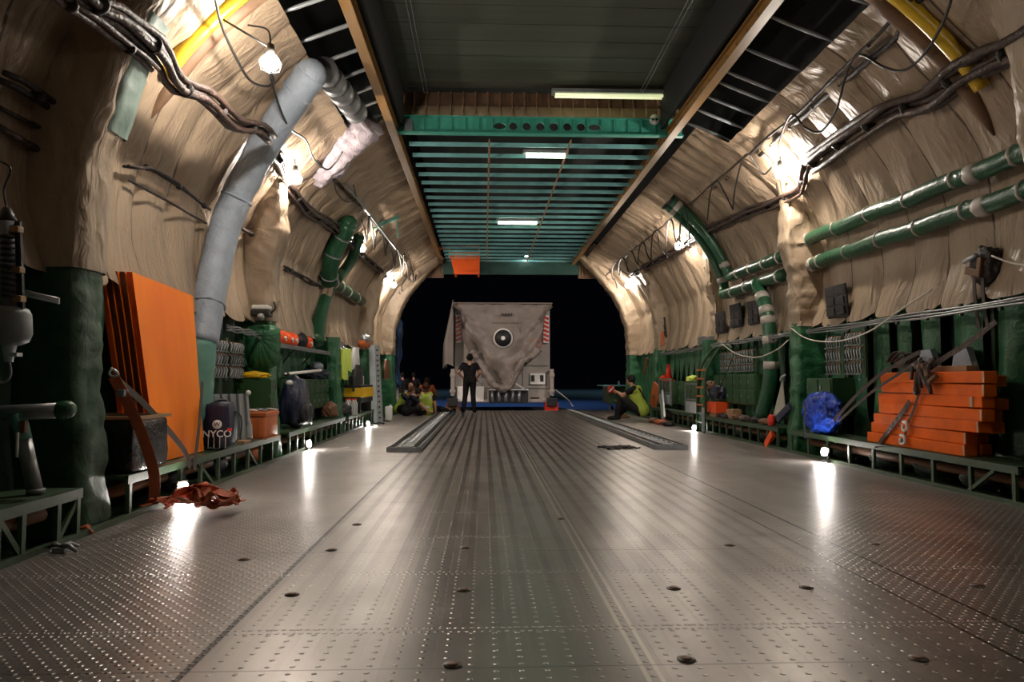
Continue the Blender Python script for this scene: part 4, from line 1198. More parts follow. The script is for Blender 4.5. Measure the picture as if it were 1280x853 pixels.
# ---- orange plastic box with clutter on it
t = thing('orange_box', 'orange moulded plastic box on the left bench before the column', 'box', (-2.55, 8.35, .30))
bm = B(); box(bm, (-2.57, 8.36, .43), (.30, .52, .25), bev=.03); link('box_body', bm, 'boxorange', t, True)
bm = B(); box(bm, (-2.57, 8.36, .575), (.32, .54, .045), bev=.012); link('lid', bm, 'boxorange', t)
for k in range(3): 
    bm = B(); box(bm, (-2.66 + k * .09, 8.095, .43), (.03, .012, .16), bev=.004); link('moulded_rib', bm, 'boxorange', t)
bm = B(); box(bm, (-2.57, 8.35, .306), (.36, .56, .012)); tag(recenter(link('wood_plank', bm, 'wood')), 'thin board under the orange plastic box', 'plank')
for k, (x, y, r, m) in enumerate(((-2.63, 8.2, .03, 'white'), (-2.55, 8.25, .035, 'greymetal'), (-2.60, 8.45, .04, 'blackrub'), (-2.5, 8.5, .03, 'offwhite'))):
    bm = B(); sweep(bm, curve([Vector((x - .1, y, .61)), Vector((x - .03, y + .05, .62)), Vector((x + .03, y - .04, .625)), Vector((x + .1, y + .02, .61))], 5), r * .4, 8)
    tag(recenter(link('loose_tool', bm, m, smooth=True)), ['white handled tool on top of the orange plastic box', 'grey metal tool in the middle of the orange plastic box lid', 'black tool toward the back of the orange plastic box lid', 'pale cloth wrapped tool at the aisle edge of the orange box'][k], 'tool', 'loose tools on the orange box')

# ---- lockers
def locker(label, x0, x1, y0, y1, z0, z1, cols, rows, face, endface=True, group='green lockers along the walls', m='cabgreen'):
    """green metal locker; face = outward x sign of its doors"""
    t = thing('green_locker', label, 'locker', ((x0 + x1) / 2, (y0 + y1) / 2, z0), group)
    bm = B(); box(bm, ((x0 + x1) / 2, (y0 + y1) / 2, (z0 + z1) / 2), (x1 - x0, y1 - y0, z1 - z0), bev=.008); link('body', bm, m, t)
    xf = x1 if face > 0 else x0; dy = (y1 - y0) / cols; dz = (z1 - z0) / rows
    for c_ in range(cols):
        for r_ in range(rows):
            cy, cz = y0 + dy * (c_ + .5), z0 + dz * (r_ + .5)
            bm = B(); box(bm, (xf + face * .008, cy, cz), (.016, dy * .90, dz * .86), bev=.005); dr = link('door', bm, m, t)
            bm = B(); box(bm, (xf + face * .024, cy + dy * .25, cz), (.016, .03, .05), bev=.004); link('latch', bm, 'greymetal', dr, loc=(0, 0, 0))
    return t
def stand(label, x, y0, y1, z0, z1, face=1, deep=.25):
    pass
locker('green locker with yellow cloth on top, before the left column', -2.95, -2.53, 8.62, 8.82, .56, .98, 2, 2, 1)
locker('long row of green lockers beyond the second left column', -3.0, -2.72, 10.0, 12.7, .50, .97, 8, 2, 1)
locker('right-hand row of green lockers behind the banded duct', 4.27, 4.55, 11.2, 13.2, .56, 1.05, 6, 2, -1)
locker('green locker just right of the right frame column, above the blue bag', 4.27, 4.6, 8.7, 9.38, .52, .98, 2, 2, -1)
locker('green locker beyond the ladder with yellow cloth on it, right wall', 4.25, 4.5, 14.2, 15.6, .42, .93, 3, 2, -1)
locker('far green locker under the traffic cone, right wall', 4.25, 4.5, 15.9, 17.3, .42, .93, 3, 2, -1)
# supports under the wall lockers (angle brackets down to the bench)
for (x, ys, zt, lab) in ((-2.86, (8.66, 8.78), .56, 'steel stand under the locker before the left column'), (-2.86, (10.1, 11.4, 12.6), .50, 'steel stand under the long left locker row'),
                         (4.41, (11.3, 12.2, 13.1), .56, 'steel stand under the right-hand locker row'), (4.43, (8.8, 9.3), .52, 'steel stand under the locker above the blue bag'),
                         (4.37, (14.3, 15.5), .42, 'steel stand under the locker with yellow cloth'), (4.37, (16.0, 17.2), .42, 'steel stand under the locker below the traffic cone')):
    t = thing('locker_stand', lab, 'stand', (x, ys[0], .3), 'steel stands under the lockers')
    for y in ys:
        bm = B(); box(bm, (x, y, (zt + .3) / 2), (.12, .03, zt - .3)); link('upright', bm, 'greenpaint', t)
    bm = B(); box(bm, (x, (ys[0] + ys[-1]) / 2, zt - .012), (.10, ys[-1] - ys[0], .02)); link('crosspiece', bm, 'greenpaint', t)
def cloth(label, c, s, m, seed, name='folded_cloth', cat='cloth', amp=.25):
    bm = B(); blob(bm, c, s, amp, 2.2, 4, seed, flatbase=c[2] - s[2] * .5, ridge=True)
    return tag(recenter(link(name, bm, m, smooth=True)), label, cat)
cloth('bright yellow cloth heaped on the green locker before the left column', (-2.74, 8.68, 1.01), (.20, .10, .05), 'yellowbox', 3)
cloth('small yellow cloth heaped on the far right locker', (4.36, 14.9, .97), (.12, .28, .08), 'hiviz', 4)
cloth('dark rag bundle on the locker beside the yellow cloth, right wall', (4.38, 14.35, .97), (.12, .2, .08), 'brown', 8)

# ---- wall racks with rows of hanging snap hooks
def rack(label, X, y0, y1, z0, z1, face, cols, rows=3):
    t = thing('hook_rack', label, 'rack', (X, (y0 + y1) / 2, z0), 'wall racks of hanging hooks')
    dz = (z1 - z0) / rows
    for r_ in range(rows):
        zt = z0 + dz * (r_ + 1) - .02
        bm = B(); box(bm, (X, (y0 + y1) / 2, zt), (.03, y1 - y0, .02)); link('rack_rail', bm, 'brown', t)
        for c_ in range(cols):
            y = y0 + (y1 - y0) * (c_ + .5) / cols; bm = B()
            sweep(bm, [Vector((X + face * .02, y, zt)), Vector((X + face * .035, y, zt - dz * .25)), Vector((X + face * .02, y, zt - dz * .75)), Vector((X + face * .05, y, zt - dz * .86))], [.008, .016, .010, .012], 6)
            link('hook', bm, 'greymetal', t, True)
    for y in (y0 - .01, y1 + .01):
        bm = B(); box(bm, (X - face * .01, y, (z0 + z1) / 2), (.03, .03, z1 - z0 + .06)); link('upright', bm, 'greenpaint', t)
rack('nearer hook rack with pale hooks on the left wall above the ribbed panel', -2.86, 7.60, 8.08, .98, 1.40, 1, 6)
rack('farther hook rack on the left wall beside the green bulging cover', -2.86, 8.14, 8.60, .98, 1.40, 1, 6)
rack('hook rack right of the right frame, left one of the near pair', 4.30, 8.45, 8.85, 1.02, 1.50, -1, 6)
rack('hook rack right of the right frame, right one of the near pair', 4.30, 7.98, 8.36, 1.02, 1.52, -1, 6)
rack('wide hook rack above the right-hand green lockers', 4.30, 11.25, 12.9, 1.10, 1.46, -1, 14)

# ---- white wall unit on the second left frame
p = atY(327, 392, 8.7); t = thing('wall_spotlight', 'white and black fixture mounted at the top of the green column, left', 'fixture', p)
bm = B(); box(bm, p + Vector((0, 0, .07)), (.20, .15, .05), bev=.015); link('white_cover', bm, 'white', t)
bm = B(); box(bm, p, (.22, .18, .08), bev=.02); link('housing', bm, 'blackrub', t)
bm = B(); ball(bm, p + Vector((.02, -.09, -.05)), .045, 14, 8); link('lens', bm, 'greymetal', t, True)
bm = B(); sweep(bm, curve([p + Vector((.1, 0, 0)), p + Vector((.16, 0, .06)), p + Vector((.14, 0, .14))], 5), .012, 8); link('bracket', bm, 'blackrub', t, True)
# green bulging cover in front of the second left frame, pleats gathered at a hook
t = thing('green_cover', 'green vinyl cover with pleats radiating from its top, on left frame column', 'cover', (-2.72, 8.8, 1.0))
bm = B(); cx = atY(322, 440, 8.80); NS_ = 48; NR = 12; ctr = atY(325, 423, 8.70); rings = []
c0 = bm.verts.new(ctr)
for r_ in range(1, NR + 1):
    ring = []
    for k in range(NS_):
        a = 2 * PI * k / NS_; f = r_ / NR
        tx = math.cos(a); tz = math.sin(a)
        ex = .21; ez = .36 if tz < 0 else .17
        q = (abs(tx) ** 4 + abs(tz) ** 4) ** .25
        p = Vector((ctr.x + tx / q * ex * f, 8.72 + .10 * f ** 3 - .03 * math.sin(PI * f) - .018 * f * math.cos(a * 16), ctr.z + tz / q * ez * f))
        ring.append(bm.verts.new(p))
    rings.append(ring)
for k in range(NS_): bm.faces.new((c0, rings[0][(k + 1) % NS_], rings[0][k]))
for r_ in range(NR - 1):
    for k in range(NS_): bm.faces.new((rings[r_][k], rings[r_][(k + 1) % NS_], rings[r_ + 1][(k + 1) % NS_], rings[r_ + 1][k]))
link('pleated_sheet', bm, 'greenlit', t, True)
bm = B(); cyl(bm, ctr, ctr + Vector((0, -.04, 0)), .012); link('hook', bm, 'silver', t, True)

# ---- shelf with orange floats
t = thing('wall_shelf', 'narrow ledge under the row of orange net bags, left wall', 'shelf', (-2.82, 11, 1.42))
bm = B(); box(bm, (-2.80, 11.0, 1.43), (.2, 3.5, .025)); box(bm, (-2.70, 11.0, 1.42), (.012, 3.5, .06)); link('ledge', bm, 'greymetal', t)
for y in (9.4, 10.5, 11.6, 12.6):
    bm = B(); bar(bm, (-2.90, y, 1.2), (-2.72, y, 1.41), .02); link('bracket', bm, 'greenpaint', t)
for k, (px, y) in enumerate(((352, 0), (361, 0), (366.5, 0), (385.5, 0))):
    p = atX(px, 421, -2.76)
    t = thing('net_bag', ['orange net bag nearest the column on the left shelf', 'second orange net bag along the left shelf', 'orange net bag touching the dark can on the left shelf', 'orange net bag alone beyond the dark can'][k], 'bag', (p.x, p.y, 1.44), 'orange net bags on the shelf')
    bm = B(); blob(bm, (p.x, p.y, 1.44 + .095), (.08, .10, .10), .12, 2.5, 3, k, flatbase=1.4435); link('bag_body', bm, 'orangered', t, True)
    bm = B()
    for q in range(5): a = q * 1.256; ball(bm, (p.x + .075 * math.cos(a * 1.3 + .3) , p.y - .07 * math.cos(a), 1.53 + .05 * math.sin(a * 2)), .02, 8, 6)
    link('pale_lumps', bm, 'white', t, True)
p = atX(377, 418, -2.76); bm = B(); blob(bm, (p.x, p.y, 1.55), (.09, .13, .12), .15, 2, 3, 9, flatbase=1.4435); tag(recenter(link('dark_can', bm, 'black', smooth=True)), 'dark rounded bundle between the orange net bags', 'bundle')

# ---- dark backpack / coat
t = thing('dark_backpack', 'large dark navy rucksack with grey strap on the left bench beyond the column', 'rucksack', (-2.58, 9.95, .30), local=True)
link('bag_body', softbox(.30, .50, .60, .06, seed=7, rnd=.6, taper=.22), 'navy', t, True)
bm = softbox(.14, .36, .26, .05, seed=9, rnd=.5); bmesh.ops.translate(bm, vec=(.15, 0, .05), verts=bm.verts); link('front_pocket', bm, 'black', t, True)
bm = B(); sweep(bm, curve([Vector((.0, -.16, .60)), Vector((.12, -.15, .45)), Vector((.2, -.02, .28)), Vector((.22, .06, .06))], 8), .014, 8); link('strap', bm, 'grey', t, True)
bm = B(); ball(bm, (-.02, -.2, .62), (.05, .05, .04), 12, 8); link('white_buckle', bm, 'white', t, True)
# white pole and dark bundle over lockers
t = thing('stretcher_pole', 'white pole lying over the green lockers, left wall', 'pole', (-2.68, 10, 1.08))
a = atX(357, 468, -2.66); b = atX(401, 463, -2.66); bm = B(); cyl(bm, a, b, .022); link('pole_body', bm, 'white', t, True)
bm = B(); cyl(bm, a, a + Vector((0, .1, 0)), .03); link('end_grip', bm, 'blackrub', t, True)
p = atX(395, 468, -2.80); bm = B(); blob(bm, (p.x, p.y, 1.06), (.16, .6, .10), .3, 2.4, 4, 5, flatbase=.975, ridge=True); tag(recenter(link('dark_bundle', bm, 'navy', smooth=True)), 'dark cloth bundle lying on the long left locker row', 'bundle')
p = atX(396, 452, -2.80); bm = B(); blob(bm, (p.x, p.y, 1.19), (.10, .22, .07), .2, 2.4, 3, 6); tag(recenter(link('grey_bundle', bm, 'bluegrey', smooth=True)), 'grey rolled bundle on top of the dark bundle, left lockers', 'bundle')
# green netting
t = thing('cargo_net', 'green cargo net hanging in loose folds beyond the left lockers', 'net', (-2.75, 13.0, .32))
rnd = random.Random(4)
for k in range(22):
    y = 12.75 + k * .085; pts = [Vector((-2.78 + .05 * rnd.random(), y + .12 * math.sin(i * 1.1 + k), 1.38 - i * .13)) for i in range(9)]
    bm = B(); sweep(bm, curve(pts, 3), .014, 6); link('net_cord', bm, 'greenlit', t, True)
# hi-viz vest, white coat, black bag hanging
def hang(label, px, py, X, w, h, m, seed, name, cat, group=None, sleeve=True):
    p = atX(px, py, X); t = thing(name, label, cat, p, group)
    bm = B(); prev = None; N1, N2 = 14, 12
    for i in range(N1 + 1):
        a = 2 * PI * i / N1; row = []
        for j in range(N2 + 1):
            v = j / N2; ww = w * (.55 + .45 * min(1, v * 2.2)) * (1 + .15 * math.sin(a * 3 + seed) * v)
            row.append(bm.verts.new(p + Vector((.06 * math.sin(a) * (1 + .3 * v) + .015 * math.sin(a * 5), ww / 2 * math.cos(a), h / 2 - h * v + .03 * math.sin(a * 2 + seed) * v))))
        if prev:
            for j in range(N2): bm.faces.new((prev[j], prev[j + 1], row[j + 1], row[j]))
        prev = row
    link('cloth_body', bm, m, t, True)
    bm = B(); cyl(bm, p + Vector((-.08, 0, h / 2 + .03)), p + Vector((.03, 0, h / 2 - .01)), .008); link('hanging_hook', bm, 'silver', t)
    return t
hang('yellow-green hi-viz vest hanging on the left wall, nearer of two', 429, 455, -2.62, .5, .55, 'hiviz', 1, 'hanging_vest', 'vest', 'hi-viz vests on the left wall')
hang('yellow-green hi-viz vest hanging on the left wall, farther of two', 434, 450, -2.62, .4, .42, 'hiviz', 2, 'hanging_vest', 'vest', 'hi-viz vests on the left wall')
hang('white jacket hanging on the left wall above the black bag', 444, 449, -2.60, .7, .46, 'white', 3, 'hanging_jacket', 'jacket')
hang('black bag hanging on the left wall above the yellow-lidded toolbox', 447, 472, -2.55, .9, .5, 'black', 5, 'hanging_bag', 'bag')
hang('grey sack hanging on the far left curtain near the opening', 483, 462, -2.64, 1.0, .5, 'brown', 6, 'hanging_sack', 'sack')
# toolbox
p = atX(441, 505, -2.42)
t = thing('toolbox', 'black toolbox with bright yellow lid on the left bench', 'toolbox', (-2.62, 15.0, .30)); z0 = .48
bm = B(); box(bm, (-2.62, 14.95, .57), (.44, 1.5, .13), bev=.01); link('tray', bm, 'black', t)
bm = B(); box(bm, (-2.60, 14.30, .71), (.42, .20, .20), bev=.015); box(bm, (-2.60, 15.1, .71), (.42, 1.35, .20), bev=.015); link('lid', bm, 'yellowbox', t)
bm = B(); box(bm, (-2.62, 14.95, .83), (.44, 1.52, .05), bev=.01); link('top_tray', bm, 'black', t)
for y in (14.3, 15.6): 
    bm = B(); box(bm, (-2.62, y, .40), (.4, .05, .20)); link('foot', bm, 'black', t)
bm = B(); box(bm, (-2.66, 15.15, .95), (.24, .5, .19), bev=.02); tag(recenter(link('small_case', bm, 'offwhite')), 'pale case standing on the yellow-lidded toolbox', 'case')
# bottles
for k in range(8):
    y = 13.55 + (k % 4) * .11; x = -2.45 - (k // 4) * .11
    t = thing('water_bottle', 'clear water bottle in the cluster on the far left bench', 'bottle', (x, y, .30), 'water bottles on the left bench')
    bm = B(); sweep(bm, [Vector((x, y, .302)), Vector((x, y, .31)), Vector((x, y, .50)), Vector((x, y, .56)), Vector((x, y, .58))], [.036, .042, .042, .018, .016], 12); link('bottle_body', bm, 'white' if k % 2 else 'glass', t, True)
    bm = B(); cyl(bm, (x, y, .58), (x, y, .605), .019, n=10); link('cap', bm, 'red' if k % 3 else 'orangered', t)
cloth('dark heap of rags on the far left bench beside the bottles', (-2.62, 13.35, .40), (.18, .22, .14), 'black', 12)
cloth('brown sack slumped at the end of the green lockers, left bench', (-2.62, 12.4, .42), (.14, .18, .16), 'brown', 13)
# leaning perforated column
t = thing('perforated_column', 'pale grey perforated steel column by the far left floodlight', 'column', (-2.55, 16.6, 0))
a = atX(470, 532, -2.40); b = atX(466, 432, -2.56); a.z = .0
bm = B(); bar(bm, a, b, .20, .05); link('column_body', bm, 'silver', t)
bm = B(); bar(bm, a + Vector((.10, -.02, 0)), b + Vector((.10, -.02, 0)), .10, .05); link('perforated_flange', bm, 'greymetal', t)
for k in range(14):
    p = a.lerp(b, (k + 1) / 15) + Vector((.10, -.055, 0)); bm = B(); cyl(bm, p, p + Vector((0, -.004, 0)), .022, n=10); link('hole', bm, 'black', t)
bm = B(); bar(bm, Vector((-2.38, 16.9, .01)), a.lerp(b, .35) + Vector((.1, .1, 0)), .10, .04); link('foot_brace', bm, 'silver', t)
# lantern cluster
p = atX(455, 431, -2.62); t = thing('orange_lantern', 'orange lamps with silver guard on top of the perforated column', 'lantern', p)
for k in (-1, 1):
    bm = B(); ball(bm, p + Vector((0, k * .25, 0)), (.10, .16, .09), 14, 8); link('orange_globe', bm, 'boxorange', t, True)
bm = B(); blob(bm, p + Vector((.02, .1, .14)), (.10, .3, .10), .35, 2.6, 3, 3); link('guard', bm, 'silver', t, True)
# white jerrican near seated group
p = atZ(486, 527, 0); bm = softbox(.16, .16, .34, .01, rnd=.2); t = thing('white_bucket', 'white plastic container on the floor left of the seated group', 'container', (p.x, p.y, 0), local=True)
link('container_body', bm, 'white', t, True); bm = B(); cyl(bm, (.03, 0, .33), (.03, 0, .38), .03, n=12); link('cap', bm, 'white', t)
for k in range(3):
    p = atZ(466 + k * 7, 534 - k * 3, 0); bm = B(); sweep(bm, curve([Vector((p.x - .1, p.y, .02)), Vector((p.x, p.y + .1, .03)), Vector((p.x + .12, p.y, .02))], 4), .014, 8)
    tag(recenter(link('extension_lead', bm, 'blackrub', smooth=True)), ['short black cord end on the floor nearest the far left floodlight', 'middle short black cord on the floor past the far left floodlight', 'farthest short black cord before the white container'][k], 'cord', 'cord ends at the far left')
# dark items hanging under bench 2
for k, (y, lab) in enumerate(((6.3, 'dark rag bundle under the left bench below the orange sheets'), (7.3, 'dark sack under the left bench below the NYCO bag'), (8.4, 'pale and orange canister under the bench below the orange box'))):
    bm = B(); blob(bm, (-2.66, y, .12), (.10, .16, .11), .2, 2.2, 3, k + 20, flatbase=.002); tag(recenter(link('stowed_bundle', bm, ['black', 'navy', 'boxorange'][k], smooth=True)), lab, 'bundle')
# ================================================================== GOODS ON THE RIGHT
# stack of orange beams (front column of seven, back column)
GRP = 'orange beams stacked on the right bench'
front = [(1110, 1246), (1110, 1244), (1105, 1240), (1107, 1241), (1099, 1235), (1095, 1217), (1091, 1217)]
ordn = ['top', 'second from top', 'third from top', 'middle', 'third from bottom', 'second from bottom', 'bottom']
XB = 4.12
for k, (pl, pr_) in enumerate(front):
    zc = .30 + .105 * (6 - k) + .053
    yn = (XB * FPX) / (pr_ - 605) ; yf = (XB * FPX) / (pl - 605)
    tilt = [.0, .012, -.004, .006, -.006, .004, 0][k]
    bm = B(); vs = box(bm, (XB + .055 + .006 * (k % 3), (yn + yf) / 2, zc), (.115, yf - yn, .100), (tilt, 0, 0), .008)
    t = thing('orange_beam', 'orange painted beam, %s of the front row of seven' % ordn[k], 'beam', (XB + .055, (yn + yf) / 2, zc - .05), GRP)
    link('beam_body', bm, 'orange', t)
    bm = B()
    if k == 2: box(bm, (XB + .003, yn + .12, zc + .0), (.010, .035, .085))
    else: box(bm, (XB + .001 + .006 * (k % 3), yn + .012, zc), (.008, .02, .088), (tilt, 0, 0), .002)
    link('scuff_strip', bm, 'creampad', t)
back = [(.95, 5.92, 'top'), (.755, 5.90, 'second from top'), (.65, 5.98, 'third from top'), (.553, 5.96, 'middle'), (.455, 6.16, 'second from bottom'), (.352, 6.12, 'bottom')]
for k, (zc, yn, nm) in enumerate(back):
    bm = B(); box(bm, (XB + .235, yn + .8, zc), (.11, 1.6, .100 if k else .095), (0, (.0, .02, 0, .0, 0, 0)[k], 0), .010)
    tag(recenter(link('orange_beam', bm, 'orange')), 'orange painted beam in the back row by the curtain, %s there' % nm, 'beam', GRP)
bm = B(); box(bm, (XB + .235, 6.85, .85), (.11, 1.5, .09)); tag(recenter(link('packing_beam', bm, 'redwood')), 'dark beam hidden between the top two back-row orange beams', 'beam')
p = Vector((XB + .12, 6.35, 1.06)); bm = B(); box(bm, p + Vector((0, 0, .0)), (.10, .50, .05), bev=.004); tag(recenter(link('wood_block', bm, 'wood')), 'pale reddish wood block lying on top of the orange beams', 'block')
# grey chock plates
for k, (x, lab) in enumerate(((1159, 'left grey trapezoid chock plate standing behind the orange beams'), (1203, 'right grey trapezoid chock plate standing behind the orange beams'))):
    c = atX(x, 462, XB + .30); bm = B(); w0, w1, h = .17, .08, .25
    pts = [(-w0, 0), (w0, 0), (w1 - .02, h), (-w1 - .02, h)]
    lo = [bm.verts.new((c.x, c.y - a, 1.01 + b)) for a, b in pts]; hi = [bm.verts.new((c.x + .06, c.y - a, 1.01 + b)) for a, b in pts]
    bm.faces.new(lo); bm.faces.new(hi[::-1])
    for i in range(4): bm.faces.new((lo[i], hi[i], hi[(i + 1) % 4], lo[(i + 1) % 4]))
    tag(recenter(link('chock_plate', bm, 'bluegrey')), lab, 'chock', 'grey chock plates')
# straps
XS = XB - .03
strap('dark strap running from the blue bag up to the top of the orange beams', [atX(1042, 526, 4.05), atX(1075, 490, 4.05), atX(1110, 462, 4.06), atX(1150, 440, 4.10)], .04, 'strapdark', (0, .5, .8), False)
strap('second dark strap just under the long one to the orange beams', [atX(1048, 527, 4.05), atX(1085, 494, 4.05), atX(1120, 470, 4.05), atX(1150, 450, 4.08)], .03, 'strapdark', (0, .5, .8), False)
strap('brown strap rising from the ratchet to the upper right curtain', [atX(1150, 470, XS), atX(1180, 448, 4.15), atX(1213, 427, 4.2), atX(1245, 402, 4.25)], .05, 'cable', (0, .5, .8), False)
strap('dark strap hanging down the orange beams to the white hooks', [atX(1150, 487, XS), atX(1143, 510, XS), atX(1134, 532, XS), atX(1131, 545, XS), atX(1128, 553, XS)], .03, 'strapdark', (0, 1, 0), False)
strap('brown strap slanting across the lower orange beams to the bench', [atX(1137, 502, XS), atX(1122, 524, XS), atX(1100, 553, XS), atX(1096, 560, 4.03)], .05, 'cable', (0, 1, 0), False)
for k, (px, py) in enumerate(((1131, 534), (1128, 551))):
    p = atX(px, py, XS - .02); bm = B(); sweep(bm, curve([p + Vector((0, .03, .05)), p + Vector((0, -.03, .04)), p + Vector((0, -.035, -.02)), p + Vector((0, .03, -.03)), p + Vector((0, .035, .02))], 4), .014, 8)
    tag(recenter(link('white_hook', bm, 'white', smooth=True)), ['upper white strap hook on the orange beams', 'lower white strap hook at the bench edge'][k], 'hook', 'white strap hooks')
t = thing('ratchet_bundle', 'bundle of brown ratchets and netting over the top orange beams', 'ratchet bundle', atX(1150, 495, XS))
rnd = random.Random(11)
for k in range(12):
    a = atX(1140 + rnd.random() * 34, 448 + rnd.random() * 14, XS - .02); b = atX(1138 + rnd.random() * 26, 470 + rnd.random() * 24, XS - .03)
    bm = B(); sweep(bm, curve([a, a.lerp(b, .5) + Vector((-.03 * rnd.random(), .05 * (rnd.random() - .5), .02)), b], 4), .014 + .01 * rnd.random(), 7, wob=.4); link('strand', bm, 'cable' if k % 3 else 'strapdark', t, True)
for k in range(3):
    p = atX(1152 + k * 7, 458 + k * 8, XS - .04); bm = B(); box(bm, p, (.04, .10, .05), (k, .3 * k, 0), .01); link('ratchet', bm, 'brown', t)
t = thing('ratchet_bundle', 'dark strap coil hanging behind the left end of the orange beams', 'strap coil', atX(1130, 450, 4.3))
for k in range(3):
    c = atX(1122 + k * 5, 450, 4.3); bm = B(); ribbon(bm, curve([c + Vector((0, .18, -.02)), c + Vector((0, .05, .08 - .02 * k)), c + Vector((0, -.12, .06)), c + Vector((0, -.16, -.04)), c + Vector((0, .1, -.08))], 5), .04, .006, (1, 0, 0)); link('coil_loop', bm, 'strapdark', t)

# blue plastic sheeting bundle
t = thing('blue_bag', 'crumpled bright blue plastic bag on the right bench above the floodlight', 'bag', (4.13, 8.7, .30))
bm = B(); blob(bm, (4.13, 8.68, .55), (.16, .40, .26), .13, 2.6, 5, 14, flatbase=.303, ridge=True)
for v in bm.verts:
    v.co += (v.co - Vector((4.13, 8.7, .56))).normalized() * (.03 * noise.noise(v.co * 9) + .03 * noise.noise(v.co * 22))
link('sheeting', bm, 'blueplastic', t, True)
bm = B(); a = atX(1008, 500, 3.95); b = atX(1006, 548, 3.95); ribbon(bm, curve([a, a.lerp(b, .5) + Vector((-.02, 0, 0)), b], 5), .04, .006, (0, 1, 0)); link('tie_band', bm, 'navy', t)
# switch gear / winch box on the lining
p = onwall(1, 1227, 333, .14); t = thing('winch_box', 'brown and orange winch box hanging at the lining edge above the orange beams', 'winch', p)
bm = B(); blob(bm, p + Vector((.05, 0, 0)), (.10, .17, .18), .25, 2.5, 4, 6); link('leather_cover', bm, 'cabledark', t, True)
bm = B(); box(bm, p + Vector((-.05, .02, -.05)), (.06, .20, .07), (.3, 0, 0), .01); box(bm, p + Vector((-.05, -.06, .0)), (.05, .05, .14), (.2, 0, 0), .01); link('orange_frame', bm, 'brown', t)
bm = B(); cyl(bm, p + Vector((-.06, .14, .06)), p + Vector((-.06, -.02, .10)), .02); link('silver_tube', bm, 'silver', t, True)
for dx in (-.05, .06):
    bm = B(); ribbon(bm, curve([p + Vector((-.03, dx, -.08)), p + Vector((-.02, dx + .01, -.3)), p + Vector((0, dx, -.55))], 5), .04, .008, (0, 1, 0)); link('hanging_strap', bm, 'strapdark', t)
# items on the right bench beyond the frame
t = thing('orange_crate', 'small orange-red crate on the bench right of the ladder', 'crate', (4.15, 12.9, .48))
p = atX(893, 508, 4.12); bm = B(); box(bm, (4.18, p.y, .47), (.24, .50, .20), bev=.012); link('crate_body', bm, 'orangered', t)
bm = B(); box(bm, (4.18, p.y, .34), (.2, .4, .07)); link('base_pallet', bm, 'wood', t)
cloth('navy jacket bundle lying on the small orange crate', (4.18, p.y, .70), (.13, .26, .16), 'navy', 31)
cloth('grey rag hanging over the navy jacket by the ladder', (4.12, p.y + .2, .84), (.09, .16, .10), 'brown', 32)
for k in range(6):
    y = 10.5 + k * .42; cloth('dark lump of chain and rags on the right bench, %s from the frame' % ['first', 'second', 'third', 'fourth', 'fifth', 'sixth'][k], (4.16 + .03 * (k % 2), y, .34), (.10, .16, .055), ['brown', 'cabledark', 'strapdark'][k % 3], 40 + k, 'rag_lump', 'rag')['group'] = 'lumps on the right bench'
t = thing('cardboard_box', 'brown cardboard box under the right-hand lockers', 'box', (4.2, 12.0, .3))
bm = B(); box(bm, (4.2, 12.0, .385), (.16, .3, .16), bev=.004); link('box_body', bm, 'wood', t); bm = B(); box(bm, (4.2, 12.0, .468), (.17, .05, .004)); link('tape', bm, 'creampad', t)
# pale folded seat / tarp leaning by frame
t = thing('folded_tarp', 'pale grey folded tarpaulin leaning left of the right frame column', 'tarpaulin', (4.2, 10.2, .31))
a = atX(978, 474, 4.25); b = atX(966, 520, 4.12); c = atX(985, 522, 4.12)
bm = B(); prev = None
for i in range(9):
    u = i / 8; row = []
    for j in range(11):
        v = j / 10; q = a.lerp(b.lerp(c, u), v); row.append(bm.verts.new(q + Vector((-.03 * math.sin(u * 9) * v, (.05 if i in (0, 8) else 0) * 0, 0))))
    if prev:
        for j in range(10): bm.faces.new((prev[j], prev[j + 1], row[j + 1], row[j]))
    prev = row
r = bmesh.ops.solidify(bm, geom=bm.faces[:], thickness=.03); link('folds', bm, 'offwhite', t, True)
bm = B(); sweep(bm, curve([a + Vector((0, .08, -.02)), a + Vector((-.01, 0, .03)), a + Vector((0, -.1, .06))], 5), .012, 8); link('white_handle', bm, 'white', t, True)
t = thing('fire_extinguisher', 'small red canister on the bench left of the right frame column', 'canister', (4.08, 10.15, .30))
p = Vector((4.08, 10.12, .31)); bm = B(); sweep(bm, [p, p + Vector((0, 0, .01)), p + Vector((0, 0, .13)), p + Vector((0, 0, .16))], [.04, .05, .05, .02], 16); link('cylinder_body', bm, 'red', t, True)
bm = B(); box(bm, p + Vector((0, 0, .18)), (.03, .06, .03)); link('valve', bm, 'blackrub', t)
bm = B(); bar(bm, atX(972, 525, 4.05), atX(988, 508, 4.1), .05, .10, bev=.01); tag(recenter(link('blue_tool_roll', bm, 'navy')), 'dark blue tool roll behind the red canister', 'tool roll')
bm = B(); bar(bm, atX(958, 557, 4.06) , atX(966, 542, 4.06), .05, .10); tag(recenter(link('orange_pennant', bm, 'orangered')), 'orange-red strap tongue under the right bench', 'strap')
for k, y in enumerate((6.2, 6.9, 7.7, 8.6, 10.9, 12.0)):
    bm = B(); blob(bm, (4.36, y, .10), (.14, .22, .10), .2, 2.2, 3, k + 60, flatbase=-.058); tag(recenter(link('stowed_bundle', bm, 'darkback', smooth=True)), 'dark bundle stowed under the right bench, %s' % ['below the near end of the orange beams', 'below the middle of the orange beams', 'below the far end of the orange beams', 'below the blue bag', 'below the red canister side', 'below the lockers'][k], 'bundle', 'bundles under the right bench')
